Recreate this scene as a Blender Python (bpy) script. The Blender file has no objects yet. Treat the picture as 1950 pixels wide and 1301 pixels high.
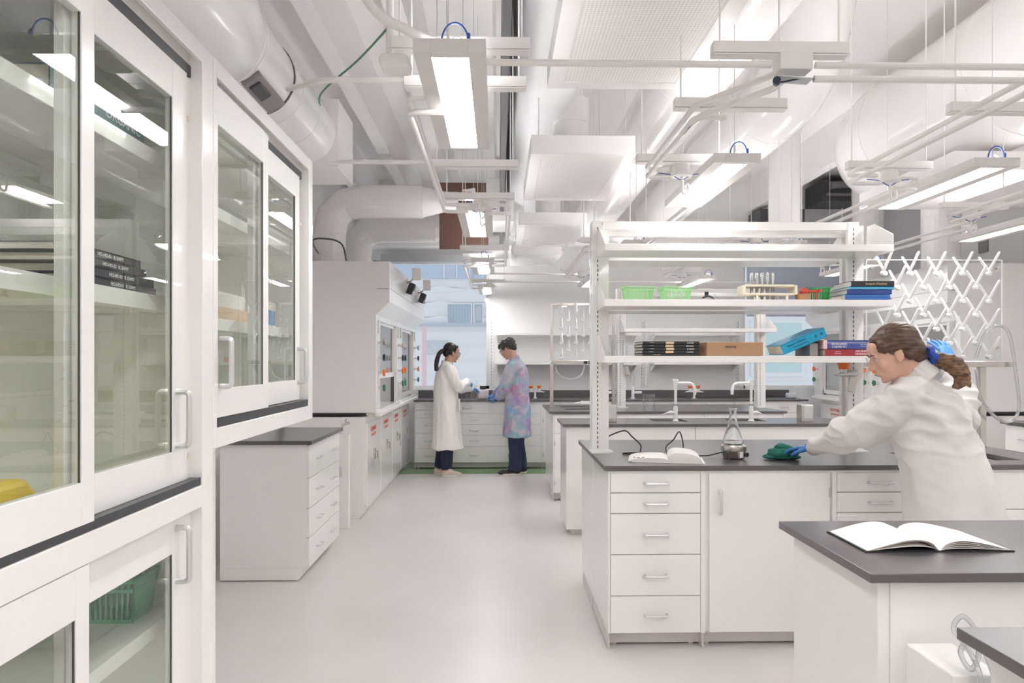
import bpy, bmesh, math, random
from mathutils import Vector, Matrix, noise
R = math.radians
rnd = random.Random(7)
SC = bpy.context.scene
COL = SC.collection
# ------------------------------------------------------------------ camera
YAW = 0.02077
cam_d = bpy.data.cameras.new('camera'); cam = bpy.data.objects.new('camera', cam_d); COL.objects.link(cam)
cam_d.lens = 24.0; cam_d.sensor_width = 36.0; cam_d.sensor_fit = 'HORIZONTAL'
cam_d.shift_y = 35.5/1950; cam_d.clip_start = 0.05; cam_d.clip_end = 200
cam.location = (0, 0, 1.436); cam.rotation_euler = (R(90), 0, -YAW)
SC.camera = cam
# ------------------------------------------------------------------ world, exposure
w = bpy.data.worlds.new('sky'); SC.world = w; w.use_nodes = True
bg = w.node_tree.nodes['Background']
bg.inputs[0].default_value = (0.90, 0.945, 1.0, 1); bg.inputs[1].default_value = 0.34
SC.view_settings.view_transform = 'Standard'; SC.view_settings.look = 'None'
SC.view_settings.exposure = 1.40; SC.view_settings.gamma = 1.0; SC.view_settings.use_curve_mapping = False
SC.cycles.use_denoising = True
SC.cycles.max_bounces = 16; SC.cycles.diffuse_bounces = 14; SC.cycles.glossy_bounces = 5
SC.cycles.transparent_max_bounces = 24; SC.cycles.transmission_bounces = 6
SC.cycles.sample_clamp_indirect = 8.0; SC.cycles.caustics_reflective = False; SC.cycles.caustics_refractive = False
LENS_DOWN, UP_FILL = 11.6, 8.0

# ------------------------------------------------------------------ helpers
CY, SY = math.cos(YAW), math.sin(YAW)
def at(px, py, Y):
    "point on the plane y=Y seen at a pixel of the photograph"
    t = (px-975)/1300; d = Y/(CY - t*SY)
    return Vector((t*d*CY + d*SY, Y, 1.436-(py-686)/1300*d))

def mat(name, col, rough=0.45, metal=0.0, spec=0.5, vary=0.03, scale=12, bump=0.0, coat=0.0, **kw):
    m = bpy.data.materials.new(name); m.use_nodes = True
    nt = m.node_tree; b = nt.nodes['Principled BSDF']
    b.inputs['Roughness'].default_value = rough; b.inputs['Metallic'].default_value = metal
    b.inputs['Specular IOR Level'].default_value = spec
    b.inputs['Coat Weight'].default_value = coat; b.inputs['Coat Roughness'].default_value = kw.get('crough', 0.03)
    tc = nt.nodes.new('ShaderNodeTexCoord'); n = nt.nodes.new('ShaderNodeTexNoise')
    n.inputs['Scale'].default_value = scale; n.inputs['Detail'].default_value = 4
    nt.links.new(tc.outputs['Object'], n.inputs['Vector'])
    mx = nt.nodes.new('ShaderNodeMix'); mx.data_type = 'RGBA'
    c = Vector(col[:3])
    mx.inputs[6].default_value = (*(c*(1-vary)), 1); mx.inputs[7].default_value = (*[min(1, q*(1+vary)) for q in c], 1)
    nt.links.new(n.outputs['Fac'], mx.inputs[0]); nt.links.new(mx.outputs[2], b.inputs['Base Color'])
    if bump:
        bp = nt.nodes.new('ShaderNodeBump'); bp.inputs['Strength'].default_value = bump; bp.inputs['Distance'].default_value = 0.01
        n2 = nt.nodes.new('ShaderNodeTexNoise'); n2.inputs['Scale'].default_value = kw.get('bscale', scale*4); n2.inputs['Detail'].default_value = 3
        nt.links.new(tc.outputs['Object'], n2.inputs['Vector'])
        nt.links.new(n2.outputs['Fac'], bp.inputs['Height']); nt.links.new(bp.outputs['Normal'], b.inputs['Normal'])
    return m

def emit(name, col, s):
    m = bpy.data.materials.new(name); m.use_nodes = True; nt = m.node_tree; nt.nodes.clear()
    e = nt.nodes.new('ShaderNodeEmission'); e.inputs[0].default_value = (*col, 1); e.inputs[1].default_value = s
    o = nt.nodes.new('ShaderNodeOutputMaterial'); nt.links.new(e.outputs[0], o.inputs[0]); return m

def glass(name, tint=(0.95, 0.98, 0.96), refl=1.0, rough=0.0, ior=1.5):
    "thin sheet of glass: see-through with a fresnel mirror on the face it shows"
    m = bpy.data.materials.new(name); m.use_nodes = True; nt = m.node_tree; nt.nodes.clear()
    t = nt.nodes.new('ShaderNodeBsdfTransparent'); t.inputs[0].default_value = (*tint, 1)
    g = nt.nodes.new('ShaderNodeBsdfGlossy'); g.inputs['Roughness'].default_value = rough
    f = nt.nodes.new('ShaderNodeFresnel'); f.inputs[0].default_value = ior
    ge = nt.nodes.new('ShaderNodeNewGeometry'); sub = nt.nodes.new('ShaderNodeMath'); sub.operation = 'SUBTRACT'; sub.inputs[0].default_value = refl
    ms = nt.nodes.new('ShaderNodeMath'); ms.operation = 'MULTIPLY'; ms.inputs[1].default_value = 10.0
    nt.links.new(ge.outputs['Backfacing'], ms.inputs[0]); nt.links.new(ms.outputs[0], sub.inputs[1]); sub.use_clamp = False
    mxm = nt.nodes.new('ShaderNodeMath'); mxm.operation = 'MAXIMUM'; mxm.inputs[1].default_value = 0.0; nt.links.new(sub.outputs[0], mxm.inputs[0])
    mu = nt.nodes.new('ShaderNodeMath'); mu.operation = 'MULTIPLY'; mu.use_clamp = True
    mx = nt.nodes.new('ShaderNodeMixShader'); o = nt.nodes.new('ShaderNodeOutputMaterial')
    nt.links.new(f.outputs[0], mu.inputs[0]); nt.links.new(mxm.outputs[0], mu.inputs[1]); nt.links.new(mu.outputs[0], mx.inputs[0])
    nt.links.new(t.outputs[0], mx.inputs[1]); nt.links.new(g.outputs[0], mx.inputs[2]); nt.links.new(mx.outputs[0], o.inputs[0])
    return m

M = {}
M['wall'] = mat('wall_paint', (0.845, 0.84, 0.842), 0.6, scale=3, vary=0.01)
M['ceil'] = mat('ceiling_paint', (0.895, 0.88, 0.875), 0.55, scale=2, vary=0.02)
M['lam'] = mat('white_steel', (0.85, 0.837, 0.825), 0.22, scale=3, vary=0.01, coat=0.25)
M['lamd'] = mat('white_steel_inner', (0.86, 0.865, 0.83), 0.4, scale=3, vary=0.01)
M['kick'] = mat('toe_kick', (0.66, 0.63, 0.62), 0.4)
M['duct'] = mat('painted_duct', (0.875, 0.86, 0.855), 0.22, scale=2, vary=0.02, coat=0.2)
M['ductw'] = mat('wrapped_duct', (0.82, 0.82, 0.83), 0.35, scale=8, vary=0.02, bump=0.5, bscale=60)
M['pipe'] = mat('painted_pipe', (0.86, 0.84, 0.83), 0.3, vary=0.01)
M['top'] = mat('epoxy_worktop', (0.085, 0.074, 0.076), 0.27, scale=60, vary=0.05, spec=0.9, coat=0.5, crough=0.28)
M['black'] = mat('black_plastic', (0.02, 0.02, 0.022), 0.4)
M['dark'] = mat('dark_grey', (0.08, 0.08, 0.085), 0.4)
M['track'] = mat('door_track', (0.05, 0.052, 0.058), 0.35)
M['alu'] = mat('brushed_handle', (0.70, 0.70, 0.70), 0.32, metal=0.6, vary=0.05, scale=40)
M['steel'] = mat('stainless', (0.62, 0.59, 0.55), 0.25, metal=0.9, vary=0.05, scale=30)
M['lensd'] = emit('lamp_lens', (1.0, 0.985, 0.97), LENS_DOWN)
M['upfill'] = emit('added_uplight_fill', (1.0, 0.985, 0.97), UP_FILL)  # added upward glow, no real lens of the fixture
M['glass'] = glass('cabinet_glass', (0.965, 0.985, 0.962), 2.0)
M['glassc'] = glass('window_glass', (0.97, 0.985, 1.0), 0.8)
M['acryl'] = glass('acrylic_sheet', (0.965, 0.97, 0.975), 1.2)
M['gl'] = glass('labware_glass', (0.975, 0.985, 0.99), 3.0, ior=1.4)
M['orange'] = mat('orange_plastic', (0.85, 0.19, 0.03), 0.35)
M['green'] = mat('green_knob', (0.05, 0.20, 0.11), 0.4)
M['knobb'] = mat('dark_blue_knob', (0.03, 0.045, 0.08), 0.4)
M['blue'] = mat('blue_cable', (0.04, 0.11, 0.42), 0.4)
M['floorg'] = mat('green_flooring', (0.22, 0.36, 0.19), 0.2)
M['brown'] = mat('primer_steel', (0.16, 0.085, 0.065), 0.7)
M['red'] = mat('red_print', (0.75, 0.09, 0.07), 0.5)
M['print'] = mat('black_print', (0.02, 0.02, 0.02), 0.6)
M['white'] = mat('white_plastic', (0.86, 0.85, 0.84), 0.3)
M['whiteprint'] = mat('white_print', (0.85, 0.85, 0.85), 0.6)

class MB:
    def __init__(s): s.v = []; s.f = []; s.mi = []; s.cur = 0
    def add(s, vs, fs):
        o = len(s.v); s.v += [Vector(p) for p in vs]
        for f in fs: s.f.append([i+o for i in f]); s.mi.append(s.cur)
        return s
    def box(s, x0, x1, y0, y1, z0, z1):
        if x0 > x1: x0, x1 = x1, x0
        if y0 > y1: y0, y1 = y1, y0
        if z0 > z1: z0, z1 = z1, z0
        return s.add([(x0,y0,z0),(x1,y0,z0),(x1,y1,z0),(x0,y1,z0),(x0,y0,z1),(x1,y0,z1),(x1,y1,z1),(x0,y1,z1)],
              [(0,3,2,1),(4,5,6,7),(0,1,5,4),(1,2,6,5),(2,3,7,6),(3,0,4,7)])
    def obox(s, c, size, rot=None):
        "oriented box"
        c = Vector(c); q = rot or Matrix.Identity(3); a, b, d = [k/2 for k in size]
        vs = [c + q @ Vector(p) for p in [(-a,-b,-d),(a,-b,-d),(a,b,-d),(-a,b,-d),(-a,-b,d),(a,-b,d),(a,b,d),(-a,b,d)]]
        return s.add(vs, [(0,3,2,1),(4,5,6,7),(0,1,5,4),(1,2,6,5),(2,3,7,6),(3,0,4,7)])
    def prism(s, poly, axis, a, b):
        "poly in the plane across axis: x:(y,z) y:(x,z) z:(x,y)"
        def P(p, t): return {'x': (t, p[0], p[1]), 'y': (p[0], t, p[1]), 'z': (p[0], p[1], t)}[axis]
        n = len(poly); vs = [P(p, a) for p in poly] + [P(p, b) for p in poly]
        fs = [tuple(range(n))[::-1], tuple(range(n, 2*n))] + [(i, (i+1) % n, (i+1) % n+n, i+n) for i in range(n)]
        s.add(vs, fs); return s
    def loft(s, rings, cap=True, closed=False):
        n = len(rings[0]); vs = [p for r in rings for p in r]; fs = []
        m = len(rings)
        for k in range(m if closed else m-1):
            k2 = (k+1) % m
            for i in range(n):
                j = (i+1) % n; fs.append((k*n+i, k*n+j, k2*n+j, k2*n+i))
        if cap and not closed: fs += [tuple(range(n))[::-1], tuple(range((m-1)*n, m*n))]
        return s.add(vs, fs)
    def cyl(s, p0, p1, r0, r1=None, n=12, cap=True):
        return s.tube([p0, p1], [r0, r0 if r1 is None else r1], n, cap)
    def tube(s, pts, r, n=8, cap=True):
        pts = [Vector(p) for p in pts]; m = len(pts)
        rr = r if isinstance(r, (list, tuple)) else [r]*m
        tan = []
        for i in range(m):
            a = pts[max(i-1, 0)]; b = pts[min(i+1, m-1)]; t = (b-a)
            tan.append(t.normalized() if t.length > 1e-9 else Vector((0,0,1)))
        up = Vector((0,0,1)) if abs(tan[0].z) < 0.9 else Vector((1,0,0))
        u = tan[0].cross(up).normalized(); rings = []
        for i in range(m):
            u = (u - tan[i]*u.dot(tan[i])); u = u.normalized() if u.length > 1e-6 else tan[i].orthogonal().normalized()
            v = tan[i].cross(u)
            rings.append([pts[i] + (u*math.cos(a)+v*math.sin(a))*rr[i] for a in [2*math.pi*k/n for k in range(n)]])
        return s.loft(rings, cap)
    def lathe(s, prof, c=(0,0,0), n=24, axis='z', cap=True):
        c = Vector(c)
        def P(r, h, a):
            x, y = r*math.cos(a), r*math.sin(a)
            return c + Vector({'z': (x, y, h), 'x': (h, x, y), 'y': (y, h, x)}[axis])
        return s.loft([[P(max(r, 1e-4), h, 2*math.pi*k/n) for k in range(n)] for r, h in prof], cap)
    def sph(s, c, r, n=16, m=10, rot=None):
        c = Vector(c); r = Vector((r, r, r)) if isinstance(r, (int, float)) else Vector(r); q = rot or Matrix.Identity(3)
        rings = []
        for j in range(m+1):
            t = math.pi*j/m; t = min(max(t, 0.02), math.pi-0.02)
            rings.append([c + q @ Vector((r.x*math.sin(t)*math.cos(2*math.pi*k/n), r.y*math.sin(t)*math.sin(2*math.pi*k/n), -r.z*math.cos(t))) for k in range(n)])
        return s.loft(rings)
    def build(s, name, mats, parent=None, smooth=False, bevel=0, ang=35, seg=2):
        me = bpy.data.meshes.new(name)
        off = parent.matrix_world.translation.copy() if parent and parent.get('_o') is None else Vector((0,0,0))
        if parent is not None: off = base_of(parent)
        me.from_pydata([v-off for v in s.v], [], s.f)
        ml = mats if isinstance(mats, (list, tuple)) else [mats]
        for q in ml: me.materials.append(q)
        me.polygons.foreach_set('material_index', [min(k, len(ml)-1) for k in s.mi])
        bm = bmesh.new(); bm.from_mesh(me); bmesh.ops.recalc_face_normals(bm, faces=bm.faces[:]); bm.to_mesh(me); bm.free()
        if smooth:
            me.polygons.foreach_set('use_smooth', [True]*len(me.polygons)); me.set_sharp_from_angle(angle=R(ang))
        me.update()
        o = bpy.data.objects.new(name, me); COL.objects.link(o); o.parent = parent
        if bevel:
            b = o.modifiers.new('edge', 'BEVEL'); b.width = bevel; b.segments = seg; b.limit_method = 'ANGLE'; b.angle_limit = R(40)
            b.harden_normals = False
        return o
BASE = {}
def base_of(p):
    o = Vector((0,0,0))
    while p is not None: o = o + p.location; p = p.parent
    return o
def tag(o, label=None, cat=None, group=None, kind=None):
    if label: o['label'] = label
    if cat: o['category'] = cat
    if group: o['group'] = group
    if kind: o['kind'] = kind
    return o
def thing(name, loc, label, cat, group=None):
    o = bpy.data.objects.new(name, None); COL.objects.link(o); o.location = loc; o.empty_display_size = 0.1
    return tag(o, label, cat, group)
def struct(o): o['kind'] = 'structure'; return o
def dup(o, loc=None, parent=None, label=None):
    c = o.copy(); COL.objects.link(c); c.parent = parent
    if loc is not None: c.location = loc
    if label: c['label'] = label
    for ch in list(o.children): dup(ch, None, c)
    return c
def text(s, size, mtl, name, parent, loc, rx=90, rz=0, ry=0, align='CENTER', sx=1.0, bold=0.0, label=None):
    "flat lettering as a mesh; stands facing -y unless turned"
    cu = bpy.data.curves.new(name, 'FONT'); cu.body = s; cu.size = size; cu.align_x = align; cu.align_y = 'CENTER'; cu.extrude = 0.0004; cu.offset = bold
    cu.resolution_u = 2
    t = bpy.data.objects.new(name, cu); COL.objects.link(t)
    bpy.context.view_layer.update()
    me = bpy.data.meshes.new_from_object(t.evaluated_get(bpy.context.evaluated_depsgraph_get()))
    bpy.data.objects.remove(t); bpy.data.curves.remove(cu)
    q = Matrix.Translation(Vector(loc)-base_of(parent)) @ Matrix.Rotation(R(rz), 4, 'Z') @ Matrix.Rotation(R(ry), 4, 'Y') @ Matrix.Rotation(R(rx), 4, 'X') @ Matrix.Diagonal((sx, 1, 1, 1))
    me.transform(q); me.materials.clear(); me.materials.append(mtl)
    o = bpy.data.objects.new(name, me); COL.objects.link(o); o.parent = parent
    if label: o['label'] = label
    return o
def arc(p, q, r, n=8): pass
def bend(pts, rad, n=5):
    "polyline with rounded corners"
    pts = [Vector(p) for p in pts]; out = [pts[0]]
    for i in range(1, len(pts)-1):
        a, b, c = pts[i-1], pts[i], pts[i+1]
        d1 = (a-b); d2 = (c-b); r = min(rad, d1.length*0.49, d2.length*0.49)
        p = b + d1.normalized()*r; q = b + d2.normalized()*r
        for k in range(n+1):
            t = k/n; out.append(p*(1-t)**2 + b*2*t*(1-t) + q*t*t)
    out.append(pts[-1]); return out
def spline(pts, n=8):
    "catmull-rom through points"
    P = [Vector(p) for p in pts]; P = [P[0]*2-P[1]] + P + [P[-1]*2-P[-2]]; out = []
    for i in range(1, len(P)-2):
        for k in range(n):
            t = k/n; a, b, c, d = P[i-1], P[i], P[i+1], P[i+2]
            out.append(0.5*((2*b)+(c-a)*t+(2*a-5*b+4*c-d)*t*t+(3*b-a-3*c+d)*t**3))
    out.append(P[-2]); return out
# ================================================================== room shell
XL, XR, Y0, YB, ZC = -2.0, 5.35, -3.0, 9.6, 3.95
def floor_mat():
    m = bpy.data.materials.new('vinyl_floor'); m.use_nodes = True; nt = m.node_tree; b = nt.nodes['Principled BSDF']
    tc = nt.nodes.new('ShaderNodeTexCoord'); n = nt.nodes.new('ShaderNodeTexNoise'); n.inputs['Scale'].default_value = 350; n.inputs['Detail'].default_value = 2
    n3 = nt.nodes.new('ShaderNodeTexNoise'); n3.inputs['Scale'].default_value = 1.2; n3.inputs['Detail'].default_value = 5
    nt.links.new(tc.outputs['Object'], n.inputs['Vector']); nt.links.new(tc.outputs['Object'], n3.inputs['Vector'])
    cr = nt.nodes.new('ShaderNodeValToRGB'); cr.color_ramp.elements[0].position = 0.3; cr.color_ramp.elements[1].position = 0.7
    cr.color_ramp.elements[0].color = (0.635, 0.60, 0.59, 1); cr.color_ramp.elements[1].color = (0.74, 0.705, 0.695, 1)
    nt.links.new(n.outputs['Fac'], cr.inputs[0])
    mx = nt.nodes.new('ShaderNodeMix'); mx.data_type = 'RGBA'; mx.inputs[0].default_value = 0.25; mx.blend_type = 'OVERLAY'
    nt.links.new(cr.outputs[0], mx.inputs[6]); nt.links.new(n3.outputs['Fac'], mx.inputs[7]); nt.links.new(mx.outputs[2], b.inputs['Base Color'])
    b.inputs['Roughness'].default_value = 0.30; b.inputs['Specular IOR Level'].default_value = 0.55
    return m
struct(MB().box(XL, XR, Y0, YB, -0.1, 0).build('floor', floor_mat()))
struct(MB().box(-1.25, 0.9, 8.62, YB, 0.0, 0.003).build('trim_1', M['floorg']))
struct(MB().box(XL-0.1, XL, Y0, YB, 0, ZC).build('wall_left', M['wall']))
struct(MB().box(XR, XR+0.1, Y0, YB, 0, ZC).build('wall_right', M['wall']))
struct(MB().box(XL, XR, Y0-0.1, Y0, 0, ZC).build('wall_front', M['wall']))
struct(MB().box(-1.24, -1.09, Y0, 2.66, 0, 2.15).build('wall_partition', M['lamd']))
# back wall with two windows
WL = (-1.75, -0.12, 1.03, 2.84); WR = (3.48, 5.0, 1.03, 2.84)
bw = MB()
bw.box(XL, WL[0], YB, YB+0.2, 0, ZC); bw.box(WL[0], WL[1], YB, YB+0.2, 0, WL[2]); bw.box(WL[0], WL[1], YB, YB+0.2, WL[3], ZC)
bw.box(WL[1], WR[0], YB, YB+0.2, 0, ZC); bw.box(WR[0], WR[1], YB, YB+0.2, 0, WR[2]); bw.box(WR[0], WR[1], YB, YB+0.2, WR[3], ZC)
bw.box(WR[1], XR, YB, YB+0.2, 0, ZC)
struct(bw.build('wall_back', M['wall']))
for i, (a, b, c, d) in enumerate((WL, WR)):
    f = MB(); t = 0.045
    f.box(a, a+t, YB+0.06, YB+0.13, c, d); f.box(b-t, b, YB+0.06, YB+0.13, c, d)
    f.box(a, b, YB+0.06, YB+0.13, c, c+t); f.box(a, b, YB+0.06, YB+0.13, d-t, d)
    if i: f.box(a+1.05, a+1.10, YB+0.06, YB+0.13, c, d)
    fo = struct(f.build('window_%d' % (i+1), M['lam'], bevel=0.003))
    MB().box(a+t, b-t, YB+0.09, YB+0.1, c+t, d-t).build('pane', M['glassc'], fo)
# ceiling slab with double-tee stems running away from the camera
ce = MB().box(XL, XR, Y0, YB, ZC, ZC+0.1)
struct(ce.build('ceiling', M['ceil']))
for k, x in enumerate((-1.75, -1.15, -0.62, 0.05, 3.6)):
    struct(MB().prism([(x-0.09, ZC), (x-0.06, ZC-0.42), (x+0.06, ZC-0.42), (x+0.09, ZC)], 'y', Y0, YB).build('trim_%d' % (k+2), M['ceil']))
# soffit band along the back wall
struct(MB().box(XL, 3.3, YB-0.35, YB, 2.98, 3.12).box(XL, 3.3, YB-0.12, YB, 3.12, 3.4).build('trim_10', M['ceil']))

# blinds
def blind(label, a, b, top, bottom, drop, mtl):
    t = thing('roller_blind', ((a+b)/2, YB-0.05, top), label, 'blind')
    MB().box(a, b, YB-0.11, YB-0.005, top, top+0.105).build('cassette', mat('blind_case', (0.45,0.46,0.48), 0.4), t, bevel=0.004)
    if drop: MB().box(a+0.03, b-0.03, YB-0.045, YB-0.04, drop, top+0.01).box(a+0.03, b-0.03, YB-0.05, YB-0.035, drop-0.03, drop).build('shade', mtl, t)
    return t
M['blindf'] = mat('blind_fabric', (0.60, 0.66, 0.78), 0.8)
blind('grey roller blind cassette above the tall window beside the two standing people', -1.62, -0.10, 2.80, 0, 0, None)
blind('half lowered blue-grey roller blind on the window seen through the reagent shelves', 3.48, 5.0, 2.80, 0, 2.08, M['blindf'])

# ------------------------------------------------------------------ building across the street
fac = mat('white_facade', (0.86, 0.87, 0.88), 0.7, vary=0.03, scale=0.4)
fac2 = mat('facade_ledge_grey', (0.55, 0.60, 0.66), 0.8)  # greyer and darker than the facade wall, for the ledge
fwin = mat('facade_window', (0.42, 0.52, 0.60), 0.25, vary=0.25, scale=1.5)
bd = thing('building', (0, 24, 0), 'pale panelled office building seen outside through the window', 'building')
fb = MB().box(-12, 3.5, 24, 26, -4, 12)
for k in range(18): fb.box(-12, 3.5, 23.95, 24, -1.2+k*0.52, -1.18+k*0.52)
fb.build('facade_wall', fac, bd)
fr = MB()
for k in range(3):   # chevron relief panels
    z = 2.85+k*0.52
    for j in range(7):
        x = -9+j*2.0; fr.add([(x, 23.99, z), (x+1, 23.88, z+0.14), (x+2, 23.99, z), (x+1, 23.99, z-0.1)], [(0,1,3), (1,2,3)])
fr.build('relief_panels', fac, bd)
MB().box(-12, 3.5, 23.9, 24, 2.62, 2.72).build('ledge', fac2, bd)
for (a, b, c, d) in ((-1.80, -0.90, 2.72, 3.44), (-0.86, -0.50, 2.72, 3.44)):
    wmb = MB().box(a, b, 23.93, 23.99, c, d); wo = wmb.build('window', fac, bd)
    g = MB().box(a+0.05, b-0.05, 23.91, 23.93, c+0.03, d-0.05)
    g.build('pane', fwin, wo)
    bars = MB()
    for k in range(8): bars.box(a+0.1+k*(b-a-0.2)/7, a+0.11+k*(b-a-0.2)/7, 23.895, 23.91, c+0.1, c+0.6)
    bars.build('railing', fac, wo)
wu = MB().box(-6, 1.2, 23.93, 23.99, 4.30, 8.4).build('window', mat('upper_glass', (0.55,0.63,0.75), 0.3), bd)
for k in range(5): MB().box(-1.9+k*0.45, -1.86+k*0.45, 23.88, 23.93, 4.30, 8.4).build('mullion', fac, wu)
wl = MB().box(-2.5, -1.75, 23.93, 23.99, 1.64, 2.1).build('window', mat('low_glass', (0.62,0.66,0.70), 0.3, vary=0.2, scale=8), bd)
pk = MB().cyl((-2.15, 20, -3), (-2.15, 20, 2.42), 0.07, n=12).build('street_pole', mat('pink_pole', (0.85, 0.62, 0.66), 0.5))
tag(pk, 'pale pink pole standing outside the tall window', 'pole')
bd2 = thing('building', (10, 20, 0), 'white building with mint window seen outside behind the reagent shelves', 'building')
f2 = MB().box(5.5, 14, 20, 22, -4, 12)
for k in range(30): f2.box(5.5, 14, 19.97, 20, -1+k*0.3, -0.985+k*0.3)
f2.build('facade_wall', fac, bd2)
w2 = MB().box(7.45, 9.05, 19.94, 19.99, 0.95, 2.62).build('window', fac, bd2)
MB().box(7.57, 8.95, 19.92, 19.94, 1.08, 2.52).build('pane', mat('mint_glass', (0.60, 0.76, 0.76), 0.3), w2)

# ================================================================== cabinetry
def handle_h(cx, y, z, parent, L=0.112, side=-1, name='handle'):
    "wire pull on a face looking -y"
    MB().tube(bend([(cx-L/2, y, z), (cx-L/2, y-0.03, z), (cx+L/2, y-0.03, z), (cx+L/2, y, z)], 0.012), 0.0068, 8).build(name, M['alu'], parent, smooth=True)
def handle_v(cx, y, z, parent, L=0.112):
    MB().tube(bend([(cx, y, z-L/2), (cx, y-0.03, z-L/2), (cx, y-0.03, z+L/2), (cx, y, z+L/2)], 0.012), 0.0068, 8).build('handle', M['alu'], parent, smooth=True)
def handle_x(x, cy, z, parent, s=1, L=0.112, vert=False, r=0.0052):
    "pull on a face looking +x (s=1) or -x (s=-1)"
    if vert: p = [(x, cy, z-L/2), (x+s*0.03, cy, z-L/2), (x+s*0.03, cy, z+L/2), (x, cy, z+L/2)]
    else: p = [(x, cy-L/2, z), (x+s*0.03, cy-L/2, z), (x+s*0.03, cy+L/2, z), (x, cy+L/2, z)]
    MB().tube(bend(p, 0.012), r, 8).build('handle', M['alu'], parent, smooth=True)

GAP = 0.0022
def base_unit(x0, x1, yf, yb, label, fronts, group=None, ztop=0.888, kick=0.085, feet=True, hl=0.112, side_l=None):
    """floor cabinet whose fronts look towards -y.  fronts: list of (kind, u0, u1, z0, z1, opts) u in 0..1 across"""
    t = thing('base_cabinet', ((x0+x1)/2, (yf+yb)/2, 0), label, 'cabinet', group)
    b = MB().box(x0, x1, yf+0.02, yb, kick, ztop)
    b.box(x0, x0+0.011, yf, yf+0.02, kick, ztop); b.box(x1-0.011, x1, yf, yf+0.02, kick, ztop)
    b.box(x0, x1, yf+0.002, yf+0.02, ztop-0.012, ztop)
    b.build('carcass', M['lam'], t, bevel=0.0012)
    MB().box(x0, x1, yf+0.07, yb, 0.012, kick).box(x0, x0+0.01, yf+0.02, yf+0.07, 0.004, kick).build('plinth', M['kick'], t)
    if feet:
        for fx in (x0+0.04, x1-0.04): MB().cyl((fx, yf+0.09, 0), (fx, yf+0.09, 0.014), 0.016, n=12).build('foot', M['alu'], t)
    W = x1-x0-0.022; xa = x0+0.011
    for fr_ in fronts:
        kind, u0, u1, z0, z1 = fr_[:5]; op = fr_[5] if len(fr_) > 5 else ''
        a, c = xa+u0*W+GAP, xa+u1*W-GAP
        nm = 'drawer' if kind == 'd' else 'door' if kind == 'p' else 'front_panel'
        o = MB().box(a, c, yf, yf+0.019, z0+GAP, z1-GAP).build(nm, M['lam'], t, bevel=0.0015)
        if kind == 'd':
            if 'w' in op:
                for q in (0.3, 0.7): handle_h(a+(c-a)*q, yf, (z0+z1)/2, o, hl)
            else: handle_h((a+c)/2, yf, (z0+z1)/2, o, hl)
        if kind == 'p':
            hx = a+0.05 if 'l' in op else c-0.05
            handle_v(hx, yf, z1-0.145, o, hl)
            ex = c-0.002 if 'l' in op else a+0.002
            for hz in (z1-0.1, z0+0.1): MB().cyl((ex, yf-0.004, hz-0.022), (ex, yf-0.004, hz+0.022), 0.004, n=8).build('hinge', M['steel'], o)
    return t
def counter(x0, x1, y0, y1, label, z=0.915, th=0.0235, holes=(), splash=None, name='worktop'):
    "worktop; holes: (x0,x1,y0,y1) sinks cut through it"
    m = MB()
    if not holes: m.box(x0, x1, y0, y1, z-th, z)
    else:
        hy0, hy1 = holes[0][2], holes[0][3]
        m.box(x0, x1, y0, hy0, z-th, z); m.box(x0, x1, hy1, y1, z-th, z)
        xs = x0
        for h in sorted(holes): m.box(xs, h[0], hy0, hy1, z-th, z); xs = h[1]
        m.box(xs, x1, hy0, hy1, z-th, z)
    if splash: m.box(x0, x1, splash-0.02, splash, z, z+0.1)
    o = m.build(name, M['top'], bevel=0.0022 if not holes else 0)
    tag(o, label, 'worktop'); return o
def sink(x0, x1, y0, y1, label, z=0.915):
    t = thing('sink', ((x0+x1)/2, (y0+y1)/2, z-0.2), label, 'sink')
    m = MB(); w_ = 0.012; d = 0.2
    m.box(x0, x0+w_, y0, y1, z-d, z-0.026); m.box(x1-w_, x1, y0, y1, z-d, z-0.026); m.box(x0, x1, y0, y0+w_, z-d, z-0.026); m.box(x0, x1, y1-w_, y1, z-d, z-0.026); m.box(x0, x1, y0, y1, z-d, z-d+0.01)
    m.build('basin', M['black'], t); MB().cyl(((x0+x1)/2, (y0+y1)/2, z-d+0.01), ((x0+x1)/2, (y0+y1)/2, z-d+0.014), 0.03, n=16).build('drain', M['steel'], t)
    return t

Z5 = (0.878, 0.779, 0.677, 0.474, 0.270, 0.085)
five = [('d', 0, 1, Z5[k+1], Z5[k]) for k in range(5)]
# --- central island
IX0, IX1 = 0.545, 2.93
base_unit(IX0, 1.016, 3.36, 3.88, 'white five-drawer floor cabinet under the open textbook, at the aisle end of the middle bench', five)
base_unit(1.016, 1.674, 3.36, 3.88, 'white floor cabinet with one wide door under the glass flask, on the middle bench', [('p', 0.03, 0.985, 0.085, 0.878, 'l')])
base_unit(1.674, 2.13, 3.36, 3.88, 'white five-drawer floor cabinet half hidden by the woman wiping the bench', five)
base_unit(2.13, IX1, 3.36, 3.88, 'white sink cabinet with blank panel and two doors behind the wiping woman', [('f', 0, 1, 0.69, 0.878), ('p', 0, 0.5, 0.085, 0.69), ('p', 0.5, 1, 0.085, 0.69, 'l')])
t = thing('base_cabinet', (1.7, 4.15, 0), 'long white cabinet back run under the far half of the middle bench', 'cabinet')
MB().box(IX0, IX1, 3.89, 4.42, 0.085, 0.888).build('carcass', M['lam'], t, bevel=0.0012); MB().box(IX0, IX1, 3.9, 4.36, 0.0, 0.085).build('plinth', M['kick'], t)
counter(0.525, 2.95, 3.345, 4.44, 'dark grey worktop of the middle bench carrying the textbook, flask and green cloth', holes=[(2.20, 2.73, 3.50, 3.80)])
sink(2.20, 2.73, 3.50, 3.80, 'black drop-in sink in the middle bench beside the wiping woman')
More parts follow.
